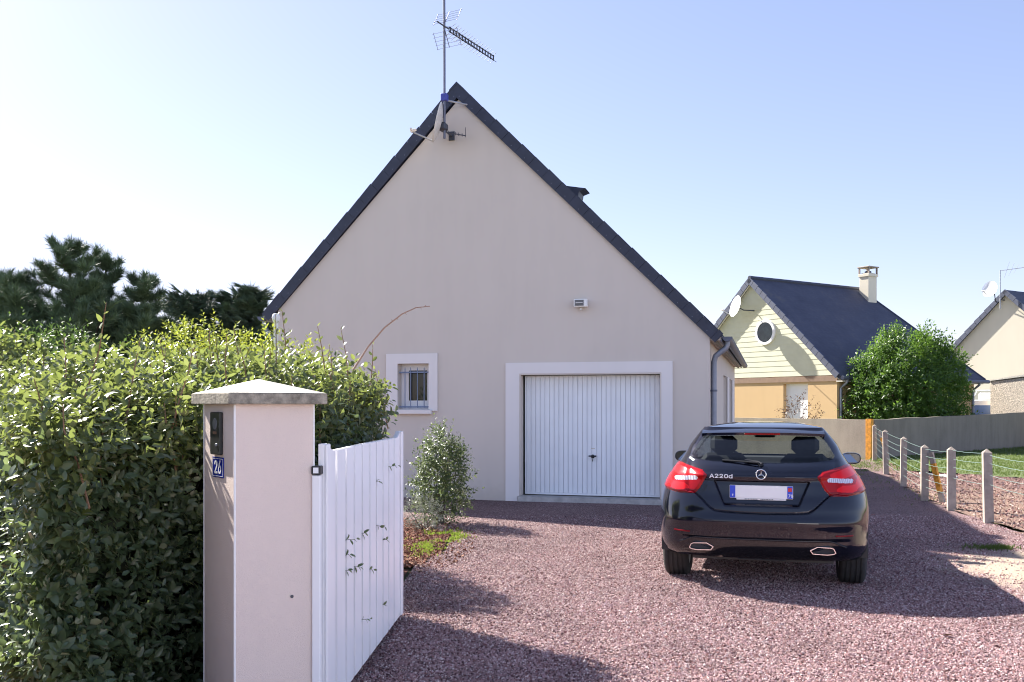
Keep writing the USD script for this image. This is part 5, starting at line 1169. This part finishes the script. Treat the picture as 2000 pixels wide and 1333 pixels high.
# mirrors
for sg in (-1, 1):
    mm = trimesh.creation.icosphere(3); mv = np.array(mm.vertices); mv = np.sign(mv)*np.abs(mv)**.75; mv[:, 1] = np.where(mv[:, 1] < 0, np.maximum(mv[:, 1], -.55), mv[:, 1])
    mv = mv*[.108, .080, .064] + [sg*.905, 1.98, 1.005]; mv[:, 2] += .03*(np.abs(mv[:, 0])-.955)*0
    mr_ = part(car, 'mirror', (mv, np.array(mm.faces)), 'car_paint', smooth=50)
    part(mr_, 'mirror_glass', MB().box(-.092, .092, -.003, .003, -.046, .046, .002).move((sg*.905, 1.931, 1.005), rz=sg*.25, rx=-.22), 'mirror_silver')
    part(mr_, 'mirror_arm', MB().tube([(sg*.76, 2.0, .985), (sg*.84, 1.99, 1.0)], [.04, .03], 8), 'gloss_black')
    for y_ in (.62, 1.62): part(car, 'door_handle', MB().tube([(sg*.875, y_, .90), (sg*.890, y_+.03, .90), (sg*.890, y_+.17, .90), (sg*.875, y_+.2, .90)], .012, 8), 'car_paint', smooth=50)
# wheels
tw_, tR, rR = .225, .318, .215
h_ = tw_/2; tp = [(rR, -h_+.01), (rR+.03, -h_-.002), (tR-.045, -h_-.004), (tR-.012, -h_+.012), (tR-.003, -h_+.028)]
for g in (-.062, -.022, .022, .062): tp += [(tR, g-.007), (tR-.008, g-.006), (tR-.008, g+.006), (tR, g+.007)]
tp += [(tR-.003, h_-.028), (tR-.012, h_-.012), (tR-.045, h_+.004), (rR+.03, h_+.002), (rR, h_-.01)]
for sg in (-1, 1):
    for y_ in (0, 2.70):
        c_ = (sg*.768, y_, tR-.004)
        w_ = part(car, 'wheel', MB().lathe([(.0, sg*.03), (.06, sg*.05), (.07, sg*.06), (0.0, sg*.075)][::1], 20, 'x', c_), 'alloy', smooth=40)
        part(w_, 'tyre', MB().lathe(tp, 56, 'x', c_), 'tyre', smooth=35)
        part(w_, 'rim', MB().lathe([(rR+.002, -h_+.012), (rR-.02, -h_+.02), (rR-.03, 0), (rR-.02, h_-.02), (rR+.002, h_-.012)], 40, 'x', c_), 'alloy', smooth=40)
        for k in range(5):
            a = k*2*math.pi/5; o_ = np.array([sg*.06, math.cos(a), math.sin(a)])
            part(w_, 'spoke', MB().tube([np.array(c_)+[sg*.055, .05*math.cos(a), .05*math.sin(a)], np.array(c_)+[sg*.075, .19*math.cos(a), .19*math.sin(a)]], [.03, .022], 6), 'alloy')
        arch_p = MB(); an_ = np.linspace(-.15, math.pi+.15, 18)
        xa, xb = sg*.60, sg*.885
        v_ = np.array([(x, y_+.356*math.cos(a), .325+.356*math.sin(a)) for x in (xa, xb) for a in an_]); k_ = len(an_)
        arch_p.add(v_, [(i, i+1, k_+i+1, k_+i) for i in range(k_-1)]); arch_p.add(np.vstack([v_[:k_], [(xa, y_, .325)]]), [(i, i+1, k_) for i in range(k_-1)])
        part(car, 'wheel_arch', arch_p, 'black_plastic')
# underside and cabin
part(car, 'underbody', MB().box(-.60, .60, -.42, 3.1, .22, .28).box(-.80, .80, .42, 2.28, .20, .26), 'black_plastic')
part(car, 'axle', MB().tube([(-.70, 0, .30), (.70, 0, .30)], .04, 8).box(-.25, .25, -.55, -.15, .24, .40, .05), 'dark_metal')
part(car, 'cabin_floor', MB().box(-.66, .66, -.45, 2.3, .45, .48).box(-.72, -.69, -.3, 2.2, .45, 1.0).box(.69, .72, -.3, 2.2, .45, 1.0), 'seat_cloth')
part(car, 'parcel_shelf', MB().box(-.60, .60, -.50, -.02, 1.03, 1.05, .008), 'seat_cloth')
part(car, 'dashboard', MB().box(-.66, .66, 1.62, 2.05, .62, 1.02, .06), 'seat_cloth')
part(car, 'rear_bench', MB().box(-.62, .62, .02, .18, .55, 1.04, .06).box(-.62, .62, .1, .62, .45, .68, .06), 'seat_cloth')
for x in (-.40, .40):
    part(car, 'rear_headrest', MB().box(x-.13, x+.13, .06, .15, 1.03, 1.115, .035), 'seat_cloth')
    fs = part(car, 'front_seat', MB().box(x-.24, x+.24, .86, 1.02, .50, 1.10, .07).box(x-.25, x+.25, .95, 1.42, .45, .68, .07), 'seat_cloth')
    part(fs, 'headrest', MB().box(x-.135, x+.135, .87, .97, 1.10, 1.275, .045), 'seat_cloth')
part(car, 'steering_wheel', trimesh.creation.torus(.18, .014, 30, 8).apply_transform(trimesh.transformations.rotation_matrix(math.radians(68), [1, 0, 0])).apply_translation([-.40, 1.52, .93]), 'black_plastic')
part(car, 'rear_view_mirror', MB().box(-.11, .11, 1.40, 1.43, 1.245, 1.315, .015).box(-.02, .02, 1.42, 1.46, 1.30, 1.36), 'black_plastic')
part(car, 'roof_lining', MB().box(-.50, .50, -.05, 1.35, 1.366, 1.372), 'seat_cloth')
